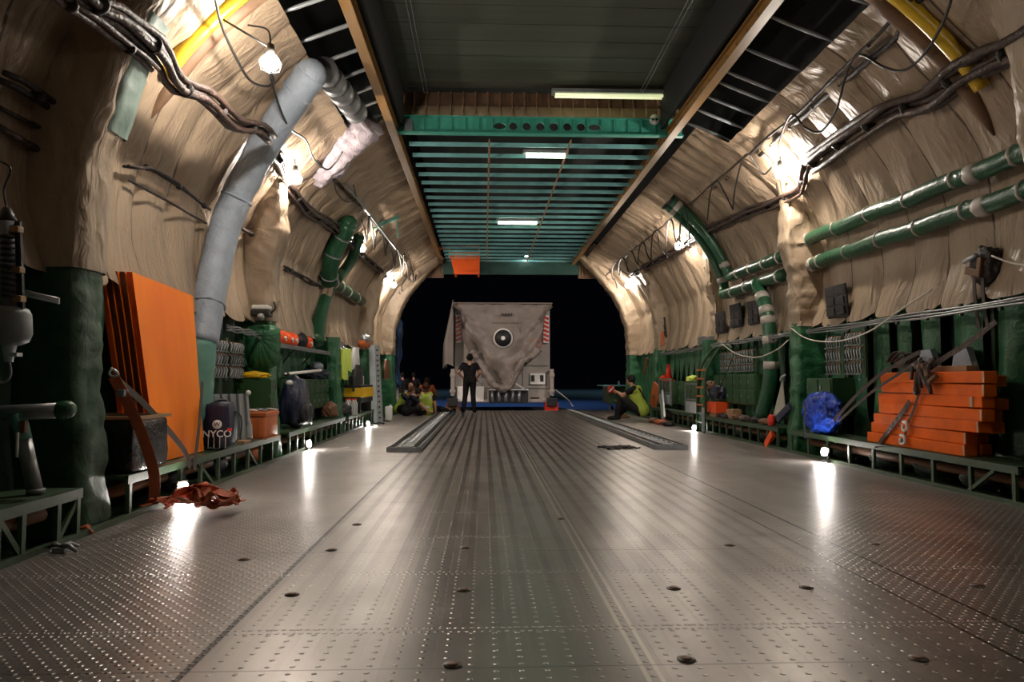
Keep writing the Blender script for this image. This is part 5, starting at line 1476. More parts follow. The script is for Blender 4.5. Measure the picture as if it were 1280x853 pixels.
# access ladder beside the lockers
t = thing('access_ladder', 'dark steel ladder with orange rungs and curved handrails, right wall', 'ladder', (3.95, 13.6, 0))
for k, yo in enumerate((0, .42)):
    base = Vector((3.98, 12.95 + yo, .0)); bm = B()
    sweep(bm, curve([base, base + Vector((.02, 0, .75)), base + Vector((.05, -.08, 1.15)), base + Vector((.2, -.28, 1.50)), base + Vector((.28, -.5, 1.56)), base + Vector((.30, -.7, 1.50))], 6), .024, 10); link('handrail', bm, 'greenpaint', t, True)
for k in range(7):
    bm = B(); z = .18 + k * .16; bar(bm, (4.0, 12.95, z), (4.0, 13.37, z), .05, .03); link('rung', bm, 'boxorange' if k > 1 else 'greymetal', t)
bm = B(); bar(bm, (4.0, 12.97, .9), (4.2, 12.97, .35), .02); bar(bm, (3.96, 12.93, .02), (3.96, 12.93, .46), .04); link('silver_stay', bm, 'silver', t)
# thin dark diagonal pole in front of lockers
bm = B(); cyl(bm, atX(915, 450, 4.15), atX(885, 520, 4.05), .008, n=6); tag(recenter(link('thin_pole', bm, 'blackrub', smooth=True)), 'thin black pole leaning against the right-hand lockers', 'pole')
# folding seat frames
def seat_frame(label, x0p, x1p, yt, ym, yb, X):
    a, b = atX(x0p, yt, X), atX(x1p, yt, X); t = thing('folding_seat', label, 'folding seat', atX((x0p + x1p) / 2, yb, X), 'folded metal seats on the right bench')
    zt = a.z; zm = atX(x0p, ym, X).z; zb = max(.31, atX(x0p, yb, X).z); ya, yb_ = a.y, b.y
    for y in (ya, yb_): 
        bm = B(); bar(bm, (X, y, zb), (X, y, zt), .03, .04); link('upright', bm, 'greymetal', t)
    for z in (zt, zm):
        bm = B(); bar(bm, (X, ya, z), (X, yb_, z), .03, .03); link('crossbar', bm, 'greymetal', t)
    for q in (.33, .66):
        bm = B(); y = ya + (yb_ - ya) * q; bar(bm, (X, y, zm), (X, y, zt), .015, .02); link('slat', bm, 'greymetal', t)
    bm = B(); box(bm, (X, (ya + yb_) / 2, (zb + zm) / 2 - .01), (.03, abs(ya - yb_) - .06, (zm - zb) * .8), bev=.005); link('seat_plate', bm, 'silver', t)
seat_frame('folded metal seat frame under the traffic cone', 824, 838, 474, 491, 505, 4.02)
seat_frame('folded metal seat frame left of the ladder', 857, 872, 480, 499, 516, 4.02)
bm = B(); a = atX(827, 497, 3.98); b = atX(830, 527, 3.9); b.z = .0; bar(bm, a, b, .04, .50); tag(recenter(link('aluminium_plate', bm, 'silver')), 'pale aluminium plate leaning from the floor against the right bench', 'plate')
# traffic cone
p = atX(834, 470, 4.33); t = thing('traffic_cone', 'orange-red traffic cone on the far right locker', 'traffic cone', (4.36, p.y, .93)); z = .94
bm = B(); box(bm, (4.36, p.y, z + .015), (.22, .34, .03), bev=.006); link('cone_base', bm, 'orangered', t)
bm = B(); cyl(bm, (4.36, p.y, z + .03), (4.36, p.y, z + .40), .09, .03, 20); link('cone_body', bm, 'red', t, True)
cloth('orange-red cloth slumped beside the traffic cone', (4.36, p.y + .45, .98), (.10, .22, .09), 'orangered', 51)
# orange lifejacket standing left of the plate
p = atX(819, 497, 4.05); t = thing('orange_barrier', 'orange striped board leaning behind the kneeling worker', 'board', (4.05, p.y, .32))
bm = B(); a = atX(816, 508, 4.05); b = atX(821, 480, 4.10); a.z = .32; bar(bm, a, b, .05, .30, bev=.01); link('board_body', bm, 'boxorange', t)
bm = B(); q = a.lerp(b, .45); bar(bm, q + Vector((-.03, -.13, 0)), q + Vector((-.03, .13, 0)), .02, .06); link('pale_stripe', bm, 'wood', t)
bm = B(); bar(bm, atX(805, 468, 4.25), atX(809, 448, 4.3), .03, .10); tag(recenter(link('orange_pole', bm, 'brown')), 'short rust-coloured pole on the curtain behind the kneeling worker', 'pole')
# junction boxes in the conduit line
for k, px in enumerate((877, 888)):
    p = atX(px, 426, 4.38); bm = B(); box(bm, p, (.08, .32, .16), bev=.01); tag(recenter(link('junction_box', bm, 'greymetal')), ['left grey junction box under the lining edge, right wall', 'right grey junction box under the lining edge, right wall'][k], 'junction box', 'grey junction boxes on the right wall')
for k, px in enumerate((415, 425)):
    p = atX(px, 434, -2.80); bm = B(); box(bm, p, (.08, .35, .22), bev=.01); tag(recenter(link('junction_box', bm, 'greymetal')), ['nearer grey junction box under the left lining beyond the shelf', 'farther grey junction box under the left lining beyond the shelf'][k], 'junction box')
# small orange extinguisher bracket on far right lining
p = onwall(1, 827, 424, .2); bm = B(); box(bm, p, (.08, .2, .34), bev=.03); tag(recenter(link('orange_canister', bm, 'boxorange')), 'small orange canister at the lining edge above the cone', 'canister')

# green cart outside
t = thing('ground_cart', 'dark green ground cart with red-and-white marked lamp outside the opening, right', 'cart', (4.3, 23.6, -.3))
a = atY(764, 483, 23.6); b = atY(784, 505, 23.6)
bm = B(); box(bm, (4.55, 24.2, (a.z + b.z) / 2), (.9, 1.2, a.z - b.z), bev=.02); link('cart_body', bm, 'cabgreen', t)
bm = B(); box(bm, (4.45, 24.1, a.z + .02), (1.1, 1.4, .04)); cyl(bm, (4.45, 23.7, a.z), (4.45, 23.7, a.z + .16), .03); link('cart_top', bm, 'tealblue', t)
for x in (4.2, 4.9):
    bm = B(); cyl(bm, (x, 23.9, b.z - .25), (x + .08, 23.9, b.z - .25), .17); link('wheel', bm, 'blackrub', t, True)
    bm = B(); box(bm, (x, 23.9, b.z - .1), (.05, .06, .3)); link('wheel_bracket', bm, 'grey', t)
p = atY(764, 487, 23.4); bm = B(); cyl(bm, p, p + Vector((0, -.03, 0)), .13); link('marker_disc', bm, 'red', t, True)
bm = B(); bar(bm, p + Vector((-.08, -.035, -.08)), p + Vector((.08, -.035, .08)), .01, .05); link('white_stripe', bm, 'white', t)
# rope going out on the right
t = thing('tow_rope', 'pale tow rope from the container corner down to the floor at right', 'rope', (2.8, 24, 0))
bm = B(); sweep(bm, curve([atY(694, 487, 29.6), atY(710, 500, 25), atY(716, 508, 22.4)], 6), .02, 8); link('rope_body', bm, 'offwhite', t, True)

# ---- roller tracks on the floor
def track(label, xa, xb, ynear, yfar):
    t = thing('roller_track', label, 'roller track', ((xa + xb) / 2, ynear, 0), 'roller tracks on the floor')
    for x in (xa, xa + .13, xb - .10, xb):
        bm = B(); box(bm, (x, (ynear + yfar) / 2, .035), (.02, yfar - ynear, .07)); link('side_rail', bm, 'greymetal', t)
    bm = B(); box(bm, ((xa + xb) / 2, (ynear + yfar) / 2, .006), (xb - xa, yfar - ynear, .012)); link('base_plate', bm, 'floorgrey', t)
    bm = B(); box(bm, ((xa + xb) / 2, ynear, .03), (xb - xa + .06, .05, .06)); link('end_bar', bm, 'greymetal', t)
    y = ynear + .25
    for k in range(40):
        if y > yfar: break
        bm = B(); cyl(bm, (xa + .14, y, .045), (xb - .11, y, .045), .026, n=10); link('roller', bm, 'silver', t, True)
        y += .30
M['floorgrey'] = mat('track_metal', (.20, .18, .165), .4, .5, var=.3)
track('left roller track running down the floor towards the container', -1.27, -.86, 9.75, 22.0)
track('right roller track running down the floor towards the container', 2.36, 2.78, 9.9, 22.0)
# chain heap
t = thing('chain_heap', 'dark heap of chain on the floor left of the right roller track', 'chain', atZ(774, 562, 0))
rnd = random.Random(2); c = atZ(774, 561, 0)
for k in range(46):
    a = rnd.random() * 6.3; r = rnd.random() ** .6; p = Vector((c.x + .27 * r * math.cos(a), c.y + .22 * r * math.sin(a), .012 + .02 * rnd.random()))
    an = rnd.random() * 3.1; d = Vector((math.cos(an), math.sin(an), .15)) * .035; e = Vector((-d.y, d.x, 0)) * .5
    bm = B(); sweep(bm, [p - d, p - d * .6 + e, p + d * .6 + e, p + d, p + d * .6 - e, p - d * .6 - e, p - d], .008, 6); link('chain_link', bm, 'cabledark', t, True)
# flush tie-down sockets in the floor
for k, (px, py) in enumerate(((365, 744), (414, 688), (582, 685), (566, 832), (858, 825), (1148, 824), (1008, 735), (1222, 733), (842, 736), (912, 682), (580, 738), (1093, 681), (446, 656), (700, 649), (305, 700))):
    c = atZ(px, py, 0)
    t = thing('floor_socket', 'round flush tie-down socket in the metal floor', 'floor socket', c, 'tie-down sockets in the floor')
    bm = B(); cyl(bm, (c.x, c.y, 0), (c.x, c.y, .004), .032, n=20); link('socket_rim', bm, 'floorgrey', t, True)
    bm = B(); cyl(bm, (c.x, c.y, .003), (c.x, c.y, .006), .020, n=20); link('socket_cup', bm, 'brown', t, True)
# ---- orange hoist hanging under the lattice end
t = thing('orange_hoist', 'orange gridded hoist cage hanging at the far left end of the lattice', 'hoist', atY(580, 340, 20.6))
a = atY(561, 309, 20.4); b = atY(599, 309, 20.4); c = atY(569, 342, 20.4); d = atY(598, 342, 20.4)
dp = Vector((0, .6, 0))
for (p, q) in ((a, c), (b, d), (a, b), (c, d), (a + dp, c + dp), (b + dp, d + dp), (a, a + dp), (b, b + dp), (c, c + dp), (d, d + dp)):
    bm = B(); bar(bm, p, q, .05); link('frame_bar', bm, 'orangered', t)
for k in range(11):
    u = (k + .5) / 11; bm = B(); bar(bm, a.lerp(c, u) - Vector((0, .02, 0)), b.lerp(d, u) - Vector((0, .02, 0)), .02, .025); link('grid_bar', bm, 'orange', t)
bm = B(); p = a.lerp(c, .5).lerp(b.lerp(d, .5), .5) + dp; box(bm, p, (.7, .05, .62)); link('back_plate', bm, 'orangered', t)
bm = B(); bar(bm, a + Vector((-.3, .1, -.02)), a + Vector((0, .1, 0)), .08); link('trolley_arm', bm, 'orange', t)
for q in (a, b):
    bm = B(); bar(bm, q + Vector((0, .3, -.05)), Vector((q.x, q.y + .3, 4.48)), .04); link('hanger', bm, 'offwhite', t)
# small stencilled blue plate on the near ceiling
t = thing('ceiling_plate', 'small blue stencilled plate at the top edge near the right rail', 'plate', atZ(918, 6, 5.1))
c = atZ(918, 5, 5.11); bm = B(); box(bm, c, (.20, .10, .012)); link('plate_body', bm, 'lensblue', t)
bm = B()
for k in range(3): box(bm, c + Vector(((k - 1) * .06, 0, -.008)), (.045, .04, .004))
link('stencil_marks', bm, 'bluegrey', t)
# green cabinets etc beyond the left opening: actuator, blue light put into its colour
t = thing('nose_actuator', 'tall blue-lit hydraulic actuator standing outside the left edge of the opening', 'actuator', atY(496, 490, 22.4))
pts = [atY(497, 405, 22.4), atY(498, 430, 22.4), atY(495, 455, 22.4), atY(496, 484, 22.4)]
bm = B(); sweep(bm, curve(pts, 5), [.13 + .03 * math.sin(i) for i in range(16)], 14); link('cylinder_body', bm, 'bluelit', t, True)
for k in range(3):
    bm = B(); sweep(bm, curve([p + Vector((-.12 + .1 * k, -.12, 0)) for p in pts], 5), .018, 7); link('hydraulic_hose', bm, 'navy', t, True)
bm = B(); p = pts[0]; ball(bm, p, .17, 14, 8); link('joint_head', bm, 'bluelit', t, True)
bm = B(); p = pts[3]; cyl(bm, p, Vector((p.x, p.y, -.2)), .06); link('piston_rod', bm, 'silver', t, True)
# ================================================================== SHIPPING CONTAINER OUTSIDE
YC = 29.5; CX0, CX1 = -1.22, 2.72
t = thing('shipping_container', 'large grey spacecraft transport container under a beige cover, outside the nose opening', 'container', ((CX0 + CX1) / 2, YC + 4, -.45))
bm = B(); box(bm, ((CX0 + CX1) / 2, YC + 4.2, 2.05), (CX1 - CX0, 8.2, 3.9), bev=.06); link('body', bm, 'contgrey', t)
bm = B()
for z in (.62, 1.55): box(bm, ((CX0 + CX1) / 2, YC + .08, z), (CX1 - CX0 - .1, .05, .03))
for x in (-.1, 1.6): box(bm, (x, YC + .09, .95), (.03, .05, 1.4))
link('panel_seams', bm, 'grey', t)
bm = B(); box(bm, ((CX0 + CX1) / 2, YC + 4.2, .10), (CX1 - CX0 + .3, 8.4, .14), bev=.04); f = link('base_frame', bm, 'contgrey', t)
bm = B(); box(bm, (1.0, YC - .04, .30), (1.6, .16, .58)); link('recess', bm, 'black', t)
for k in range(5):
    bm = B(); cyl(bm, (.35 + k * .27, YC - .16, .04), (.35 + k * .27, YC - .16, .52), .07, n=14); link('strut_cylinder', bm, 'greymetal', t, True)
bm = B(); bar(bm, (.2, YC - .26, .56), (1.8, YC - .26, .56), .05); bar(bm, (.9, YC - .26, 1.05), (1.7, YC - .26, .55), .05); link('white_bar', bm, 'white', t)
for x in (CX0 - .05, CX1 + .05):
    bm = B(); box(bm, (x, YC - .08, .85), (.16, .2, 1.1), bev=.03); box(bm, (x, YC - .12, 1.15), (.22, .16, .16), bev=.03); box(bm, (x, YC - .12, .5), (.24, .16, .14), bev=.03); link('corner_post', bm, 'contgrey', t)
    bm = B(); box(bm, (x, YC + .2, -.21), (.55, .5, .48), bev=.03); link('foot', bm, 'brown' if x < 0 else 'red', t)
    bm = B(); box(bm, (x, YC - .14, .05), (.42, .22, .34), bev=.03); link('corner_bracket', bm, 'blackrub', t)
bm = B(); box(bm, (2.2, YC + .06, 1.0), (.62, .10, .46), bev=.015); link('meter_box', bm, 'white', t)
for dx in (-.2, .17):
    bm = B(); box(bm, (2.2 + dx, YC - .0, 1.02), (.14, .03, .26)); link('dark_window', bm, 'black', t)
for x, s in ((CX0 + .17, 1), (CX1 - .17, -1)):
    bm = B(); box(bm, (x, YC + .03, 3.05), (.22, .04, 1.15)); mk = link('marker_strip', bm, 'white', t)
    bm = B()
    for k in range(6): bar(bm, (x - .11 * s, YC - .0, 2.56 + k * .18), (x + .11 * s, YC - .0, 2.66 + k * .18), .03, .085)
    link('red_stripes', bm, 'red', mk, loc=(0, 0, 0))
for x, z, w in ((-.62, .34, .5), (2.1, .22, .35)):
    bm = B()
    for k in range(5): box(bm, (x - w / 2 + w * (k + .5) / 5, YC + .07, z), (w / 7, .03, .06))
    link('stencil_marks', bm, 'black', t)
bm = B(); box(bm, (-.55, YC + .02, .38), (1.1, .10, .62), bev=.02); link('white_panel', bm, 'white', t)
# draped cover, its own object
t2 = thing('container_cover', 'beige tarpaulin cover draped over the container front with a V-shaped gathered hem', 'tarpaulin', ((CX0 + CX1) / 2, YC, .5))
hem = [(0, 3.9), (.075, 3.62), (.095, 2.75), (.12, 2.4), (.17, 2.0), (.26, 1.55), (.36, .95), (.42, .62), (.5, .50), (.58, .62), (.64, 1.1), (.70, 1.6), (.78, 1.75), (.86, 1.95), (.905, 2.45), (.925, 3.6), (1, 3.9)]
def hz(u):
    for (a, p), (b, q) in zip(hem, hem[1:]):
        if u <= b: return p + (q - p) * (u - a) / (b - a)
    return hem[-1][1]
bm = B(); NU, NV = 90, 60; prev = None
for i in range(NU + 1):
    u = i / NU; row = []; zb = hz(u)
    for j in range(NV + 1):
        v = j / NV; z = 4.10 - (4.10 - zb) * v
        x = CX0 - .05 + (CX1 - CX0 + .1) * u
        # folds radiating from both upper corners
        a1 = math.atan2(4.1 - z, x - CX0 + .3); a2 = math.atan2(4.1 - z, CX1 - x + .3)
        f = .17 * v * (math.sin(a1 * 17) + .8 * math.sin(a2 * 19 + 1)) * min(1, v * 1.4)
        f += .10 * noise.noise(Vector((x * 1.2, z * 1.2, 2))) + .04 * noise.noise(Vector((x * 4, z * 4, 5)))
        cen = math.exp(-((x - .77) ** 2 + (z - 2.65) ** 2) / .5)
        y = YC - .14 - .20 * v - f * (1 - cen) - .12 * max(0, v - .9) * 10
        y -= .05 if u in (0, 1) else 0
        row.append(bm.verts.new((x, y, z)))
    if prev:
        for j in range(NV): bm.faces.new((prev[j], row[j], row[j + 1], prev[j + 1]))
    prev = row
link('front_sheet', bm, 'tarpgrey', t2, True)
bm = B(); box(bm, ((CX0 + CX1) / 2, YC + 4.1, 4.09), (CX1 - CX0 + .16, 8.6, .06), bev=.025); link('top_sheet', bm, 'tarpgrey', t2, True)
bm = B(); prev = None
for i in range(34):
    y = YC - .32 + max(0, i - 6) * .1; row = []; k6 = min(1, i / 6)
    for j in range(21):
        v = j / 20; row.append(bm.verts.new((CX0 - .02 - (.05 + .36 * min(1, v * 1.6)) * k6 - .04 * math.sin(i * .8) * v, y - .06 * math.sin(k6 * PI), 4.1 - 2.6 * v + .1 * math.sin(i * .5))))
    if prev:
        for j in range(20): bm.faces.new((prev[j], prev[j + 1], row[j + 1], row[j]))
    prev = row
link('side_skirt', bm, 'tarpgrey', t2, True)
bm = B()   # bunched hem
c = [Vector((CX0 + .04 + (CX1 - CX0 - .1) * u, YC - .48 - .1 * math.sin(u * 20), hz(u) + .10)) for u in [i / 24 for i in range(4, 22)]]
sweep(bm, curve(c, 3), .14, 10, wob=.9); link('bunched_hem', bm, 'tarpgrey', t2, True)
bm = B(); pts = [Vector((.77 + .37 * math.cos(a), YC - .22, 2.65 + .37 * math.sin(a))) for a in [2 * PI * i / 28 for i in range(29)]]
cyl(bm, (.77, YC - .30, 2.65), (.77, YC - .17, 2.65), .40, n=36); pr_ = link('port_ring', bm, 'white', t2, True)
bm = B(); cyl(bm, (.77, YC - .335, 2.65), (.77, YC - .30, 2.65), .34, n=36); link('port_disc', bm, 'black', pr_, True, loc=(0, 0, 0))
bm = B(); cyl(bm, (.77, YC - .36, 2.65), (.77, YC - .335, 2.65), .085, n=16); link('port_hub', bm, 'white', pr_, loc=(0, 0, 0))
bm = B(); box(bm, (.97, YC - .26, 2.62), (1.0, .012, .012)); box(bm, (1.47, YC - .28, 2.9), (.012, .012, .8)); box(bm, (.9, YC - .26, 3.3), (1.14, .012, .014)); link('cover_seams', bm, 'brown', t2)
bm = B()
for k in range(4): box(bm, (.75 + k * .12, YC - .28, 3.62), (.075, .012, .09))
link('stencil_marks', bm, 'black', t2)
bm = B(); box(bm, (2.1, YC - .42, 2.32), (.40, .012, .012)); box(bm, (2.1, YC - .42, 2.55), (.40, .012, .012)); box(bm, (1.9, YC - .42, 2.43), (.012, .012, .23)); box(bm, (2.3, YC - .42, 2.43), (.012, .012, .23)); link('red_outline', bm, 'red', t2)

# ================================================================== PEOPLE
def human(label, loc, rotz, J, outfit, name='person', voxel=.013, hair=None, hairlong=False, skin='skin', scale=1.0, group=None):
    """J: joints in metres, local frame, person faces +y. outfit: list of (part name, regions, material, offset)"""
    t = thing(name, label, 'person', loc, group, local=True, rotz=rotz)
    t.scale = (scale,) * 3
    V = {k: Vector(v) for k, v in J.items()}
    bones = []
    def bone(reg, a, b, ra, rb): bones.append((reg, a, b, ra, rb))
    pel, chest, nk, hd = V['pelvis'], V['chest'], V['neck'], V['head']
    spine = (chest - pel)
    ax = (V['sh_r'] - V['sh_l']).normalized()
    up = spine.normalized(); fw = ax.cross(up) * -1; fw = up.cross(ax) if up.cross(ax).length else Vector((0, 1, 0)); fw.normalize()
    if V.get('face'): fw_h = V['face'].normalized()
    else: fw_h = fw
    for s, q in (('_l', -1), ('_r', 1)):
        bone('pelvis', pel + ax * q * .07, pel + ax * q * .06 + up * .12, .115, .105)
        bone('torso', pel + ax * q * .06 + up * .14, chest + ax * q * .075, .10, .115)
        bone('torso', chest + ax * q * .07, V['sh' + s] - up * .02 - ax * q * .02, .10, .068)
        bone('torso', chest + up * .06, V['sh' + s], .07, .055)
        bone('uarm', V['sh' + s], V['el' + s], .056, .043)
        bone('farm', V['el' + s], V['wr' + s], .042, .028)
        bone('thigh', V['hip' + s], V['kn' + s], .092, .060)
        bone('shin', V['kn' + s], V['kn' + s].lerp(V['an' + s], .35), .058, .058)
        bone('shin', V['kn' + s].lerp(V['an' + s], .3), V['an' + s], .060, .038)
        fd = V.get('foot' + s, Vector((q * .03, .17, -.045)))
        bone('foot', V['an' + s] + Vector((0, 0, -.03)) - fd * .25, V['an' + s] + fd, .042, .035)
        hdv = V.get('hand' + s); a = V['wr' + s]
        d = (hdv if hdv else (V['wr' + s] - V['el' + s])).normalized(); sd_ = d.cross(fw if abs(d.dot(fw)) < .9 else up).normalized()
        bone('hand', a + d * .02, a + d * .085 + sd_ * .012, .028, .026); bone('hand', a + d * .02, a + d * .085 - sd_ * .012, .026, .024)
        curl = sd_.cross(d) * q
        for f in range(4):
            o_ = sd_ * (.033 - f * .022); L = (.07, .08, .076, .06)[f]
            p0 = a + d * .085 + o_; p1 = p0 + d * L * .5 + curl * .006; p2 = p1 + d * L * .42 + curl * .022
            bone('hand', p0, p1, .0115, .0105); bone('hand', p1, p2, .0105, .009)
        th = a + d * .03 + sd_ * .03; bone('hand', th, th + d * .035 + sd_ * .03, .014, .012); bone('hand', th + d * .035 + sd_ * .03, th + d * .065 + sd_ * .035, .012, .010)
    bone('neck', chest + up * .12, nk.lerp(hd, .35), .058, .052)
    bm = B(); R = []
    for reg, a, b, ra, rb in bones:
        if (b - a).length > 1e-4: sweep(bm, [a, b], [ra, rb], 14)
        ball(bm, a, ra, 12, 8); ball(bm, b, rb, 12, 8)
    # head: skull, jaw, nose, ears
    hm = Matrix((ax, fw_h, ax.cross(fw_h))).transposed()
    if hm.determinant() < 0: hm = Matrix((-ax, fw_h, (-ax).cross(fw_h))).transposed()
    hx = fw_h.cross(Vector((0, 0, 1))).normalized(); hu = hx.cross(fw_h).normalized()
    hm = Matrix((hx, fw_h, hu)).transposed(); he = hm.to_euler()
    ball(bm, hd + hu * .02, (.075, .092, .095), 18, 12, he)
    ball(bm, hd + fw_h * .025 - hu * .055, (.055, .06, .055), 14, 10, he)
    ball(bm, hd + fw_h * .095 - hu * .012, (.013, .022, .022), 10, 8, he)
    for q in (-1, 1): ball(bm, hd + hx * q * .078 - hu * .005, (.012, .02, .032), 10, 8, he)
    ball(bm, hd + fw_h * .078 - hu * .062, (.024, .012, .009), 10, 6, he)
    me = bpy.data.meshes.new('tmp'); bm.to_mesh(me); bm.free(); o = bpy.data.objects.new('tmp', me); COL.objects.link(o)
    m = o.modifiers.new('r', 'REMESH'); m.mode = 'VOXEL'; m.voxel_size = voxel
    m = o.modifiers.new('s', 'SMOOTH'); m.iterations = 3; m.factor = .5
    bpy.context.view_layer.update()
    body = bpy.data.meshes.new_from_object(o.evaluated_get(bpy.context.evaluated_depsgraph_get())); bpy.data.objects.remove(o)
    body.materials.clear(); body.materials.append(M[skin]); body.polygons.foreach_set('use_smooth', [True] * len(body.polygons))
    bo = bpy.data.objects.new('body', body); COL.objects.link(bo); bo.parent = t
    rb_ = []; nh = {}
    for b_ in bones:
        if b_[0] == 'hand':
            nh[0] = nh.get(0, 0) + 1
            if nh[0] % 12 != 1: continue
            b_ = ('hand', b_[1], b_[1] + (b_[2] - b_[1]) * 2.2, .05, .04)
        rb_.append(b_)
    def region(p):
        best = (9, '')
        for reg, a, b, ra, rb in rb_:
            ab = b - a; u = max(0, min(1, (p - a).dot(ab) / max(ab.length_squared, 1e-9))); dd = (p - a - ab * u).length - (ra + (rb - ra) * u)
            if dd < best[0]: best = (dd, reg, u)
        dh = (p - hd).length - .09
        if dh < best[0] - .01: return ('head', 0)
        return best[1:]
    bm = B(); bm.from_mesh(body); bm.normal_update()
    reg = {f.index: region(f.calc_center_median()) for f in bm.faces}
    shells = [(n_, (lambda f, rs=rs: reg[f.index][0] in rs or (reg[f.index][0] + '<' in rs and reg[f.index][1] < .7)), mm, of) for n_, rs, mm, of in outfit]
    if hair:
        def hf(f):
            p = f.calc_center_median() - hd; k = reg[f.index][0]
            if k == 'head': return p.dot(fw_h) < .035 + .5 * max(0, p.dot(hu) - .02) and p.dot(hu) > (-.20 if hairlong else (-.085 if p.dot(fw_h) < 0 else -.03))
            if not hairlong: return k == 'neck' and p.length < .115 and p.dot(fw_h) < -.02
            return hairlong and k in ('neck', 'torso') and p.length < .17 and p.dot(fw_h) < .02
        shells.append(('hair', hf, hair, .016 if not hairlong else .028))
    for n_, fn, mm, of in shells:
        vm = {}; nb = B()
        for f in bm.faces:
            if fn(f):
                vs = []
                for v in f.verts:
                    if v.index not in vm: vm[v.index] = nb.verts.new(v.co + v.normal * (of + .004 * noise.noise(v.co * 9)))
                    vs.append(vm[v.index])
                nb.faces.new(vs)
        if len(nb.faces): 
            bmesh.ops.solidify(nb, geom=nb.faces[:], thickness=.006)
            link(n_, nb, mm, t, True)
        else: nb.free()
    bm.free()
    return t
TEE = ('tshirt', ('torso', 'pelvis', 'uarm<'), 'tee', .014)
PANTS = ('trousers', ('pelvis', 'thigh', 'shin'), 'trousers', .02)
SHOES = ('shoes', ('foot',), 'blackrub', .012)
stand_J = dict(pelvis=(0, 0, .93), chest=(0, -.01, 1.28), neck=(0, 0, 1.47), head=(.0, .03, 1.61), sh_l=(-.185, 0, 1.41), sh_r=(.185, 0, 1.41),
    el_l=(-.34, -.09, 1.17), wr_l=(-.19, .0, 1.01), el_r=(.31, -.09, 1.16), wr_r=(.20, .03, 1.00), hand_l=(.35, .5, -.3), hand_r=(-.1, .5, -.6),
    hip_l=(-.09, 0, .90), hip_r=(.09, 0, .90), kn_l=(-.13, .02, .50), kn_r=(.10, .03, .50), an_l=(-.18, -.02, .085), an_r=(.13, .0, .085))
p = atZ(587, 516, 0)
human('person in black t-shirt and dark trousers standing with hands on hips, facing the container', (p.x, p.y, 0), 0, stand_J, [('trousers', ('pelvis', 'thigh', 'shin'), 'trousers', .018), TEE, SHOES], hair='hair')
bm = B(); q = Vector((p.x + .33, p.y + .02, .93)); box(bm, q, (.10, .03, .14), bev=.01); tag(recenter(link('pale_tag', bm, 'bluegrey')), 'pale blue work card held at the hip of the standing person', 'card')
sit_J = dict(pelvis=(0, 0, .12), chest=(0, .03, .44), neck=(0, .06, .62), head=(0, .10, .76), sh_l=(-.18, .03, .57), sh_r=(.18, .03, .57),
    el_l=(-.26, -.02, .31), wr_l=(-.27, .02, .07), el_r=(.26, -.02, .31), wr_r=(.27, .02, .07), hand_l=(-.2, .8, -.25), hand_r=(.2, .8, -.25),
    hip_l=(-.09, .03, .11), hip_r=(.09, .03, .11), kn_l=(-.25, .40, .30), kn_r=(.35, .38, .16), an_l=(-.05, .62, .07), an_r=(.62, .50, .07), foot_l=(-.05, .15, .04), foot_r=(.14, .08, .05))
VEST = ('vest', ('torso', 'pelvis'), 'hiviz', .028)
p = atZ(532, 519, 0)
w = human('person seated on the floor in a yellow-green vest, back to the camera, reddish brown hair', (p.x, p.y, 0), .0, sit_J, [('shirt', ('torso', 'uarm<'), 'tee', .012), PANTS, VEST, SHOES], hair='brownhair' if 'brownhair' in M else 'brown', hairlong=True)
bm = B(); 
for x in (-.13, .13): box(bm, (x, -.125, .50), (.045, .012, .14), (0, 0, 0), .004)
box(bm, (0, -.135, .22), (.26, .012, .05), bev=.004); link('reflective_bands', bm, 'reflect', w)
lean = dict(sit_J); lean.update(chest=(0, .16, .40), neck=(0, .26, .56), head=(0, .36, .66), sh_l=(-.18, .18, .52), sh_r=(.18, .18, .52), el_l=(-.20, .42, .30), wr_l=(-.16, .62, .12), el_r=(.20, .42, .30), wr_r=(.16, .62, .12), kn_l=(-.34, .30, .22), kn_r=(.34, .30, .22), an_l=(.05, .40, .07), an_r=(-.05, .45, .07))
p = atZ(499, 517, 0)
w = human('person seated at left in green hi-viz vest over a purple top, leaning right', (p.x, p.y, 0), -PI / 2 - .2, lean, [('shirt', ('torso', 'uarm', 'farm'), 'navy', .012), PANTS, VEST, SHOES], hair='brown')
p = atZ(507, 520, 0)
human('person in dark navy shirt seated leaning forward with forearms along the floor', (p.x, p.y, 0), -PI / 2 + .25, lean, [('shirt', ('torso', 'uarm<'), 'navy', .014), PANTS, SHOES], hair='hair', scale=.95)
p = atZ(515, 513, 0)
human('bald person in white shirt seated on the floor facing the camera', (p.x, p.y, 0), PI - .3, sit_J, [('shirt', ('torso', 'uarm<'), 'white', .014), PANTS, SHOES], hair=None)
# person in orange, sitting on a case on the ramp
chair_J = dict(sit_J); 
for k in list(chair_J): 
    if k not in ('hand_l', 'hand_r', 'foot_l', 'foot_r'): x, y, z = chair_J[k]; chair_J[k] = (x, y, z + .42)
chair_J.update(kn_l=(-.15, .45, .52), kn_r=(.15, .45, .52), an_l=(-.15, .45, .09), an_r=(.15, .45, .09), foot_l=(0, .15, -.04), foot_r=(0, .15, -.04), wr_l=(-.2, .3, .62), wr_r=(.2, .3, .62), hand_l=(0, 1, -.1), hand_r=(0, 1, -.1), el_l=(-.28, .06, .72), el_r=(.28, .06, .72))
human('person in an orange-brown top sitting behind the seated group, back to the camera', (-1.84, 23.3, -.26), 0, chair_J, [('shirt', ('torso', 'uarm'), 'boxorange', .016), PANTS, SHOES], hair='hair')
bm = B(); box(bm, (-1.84, 23.3, -.02), (.5, .4, .32), bev=.03); tag(recenter(link('seat_case', bm, 'grey')), 'low case under the person in the orange-brown top', 'case')
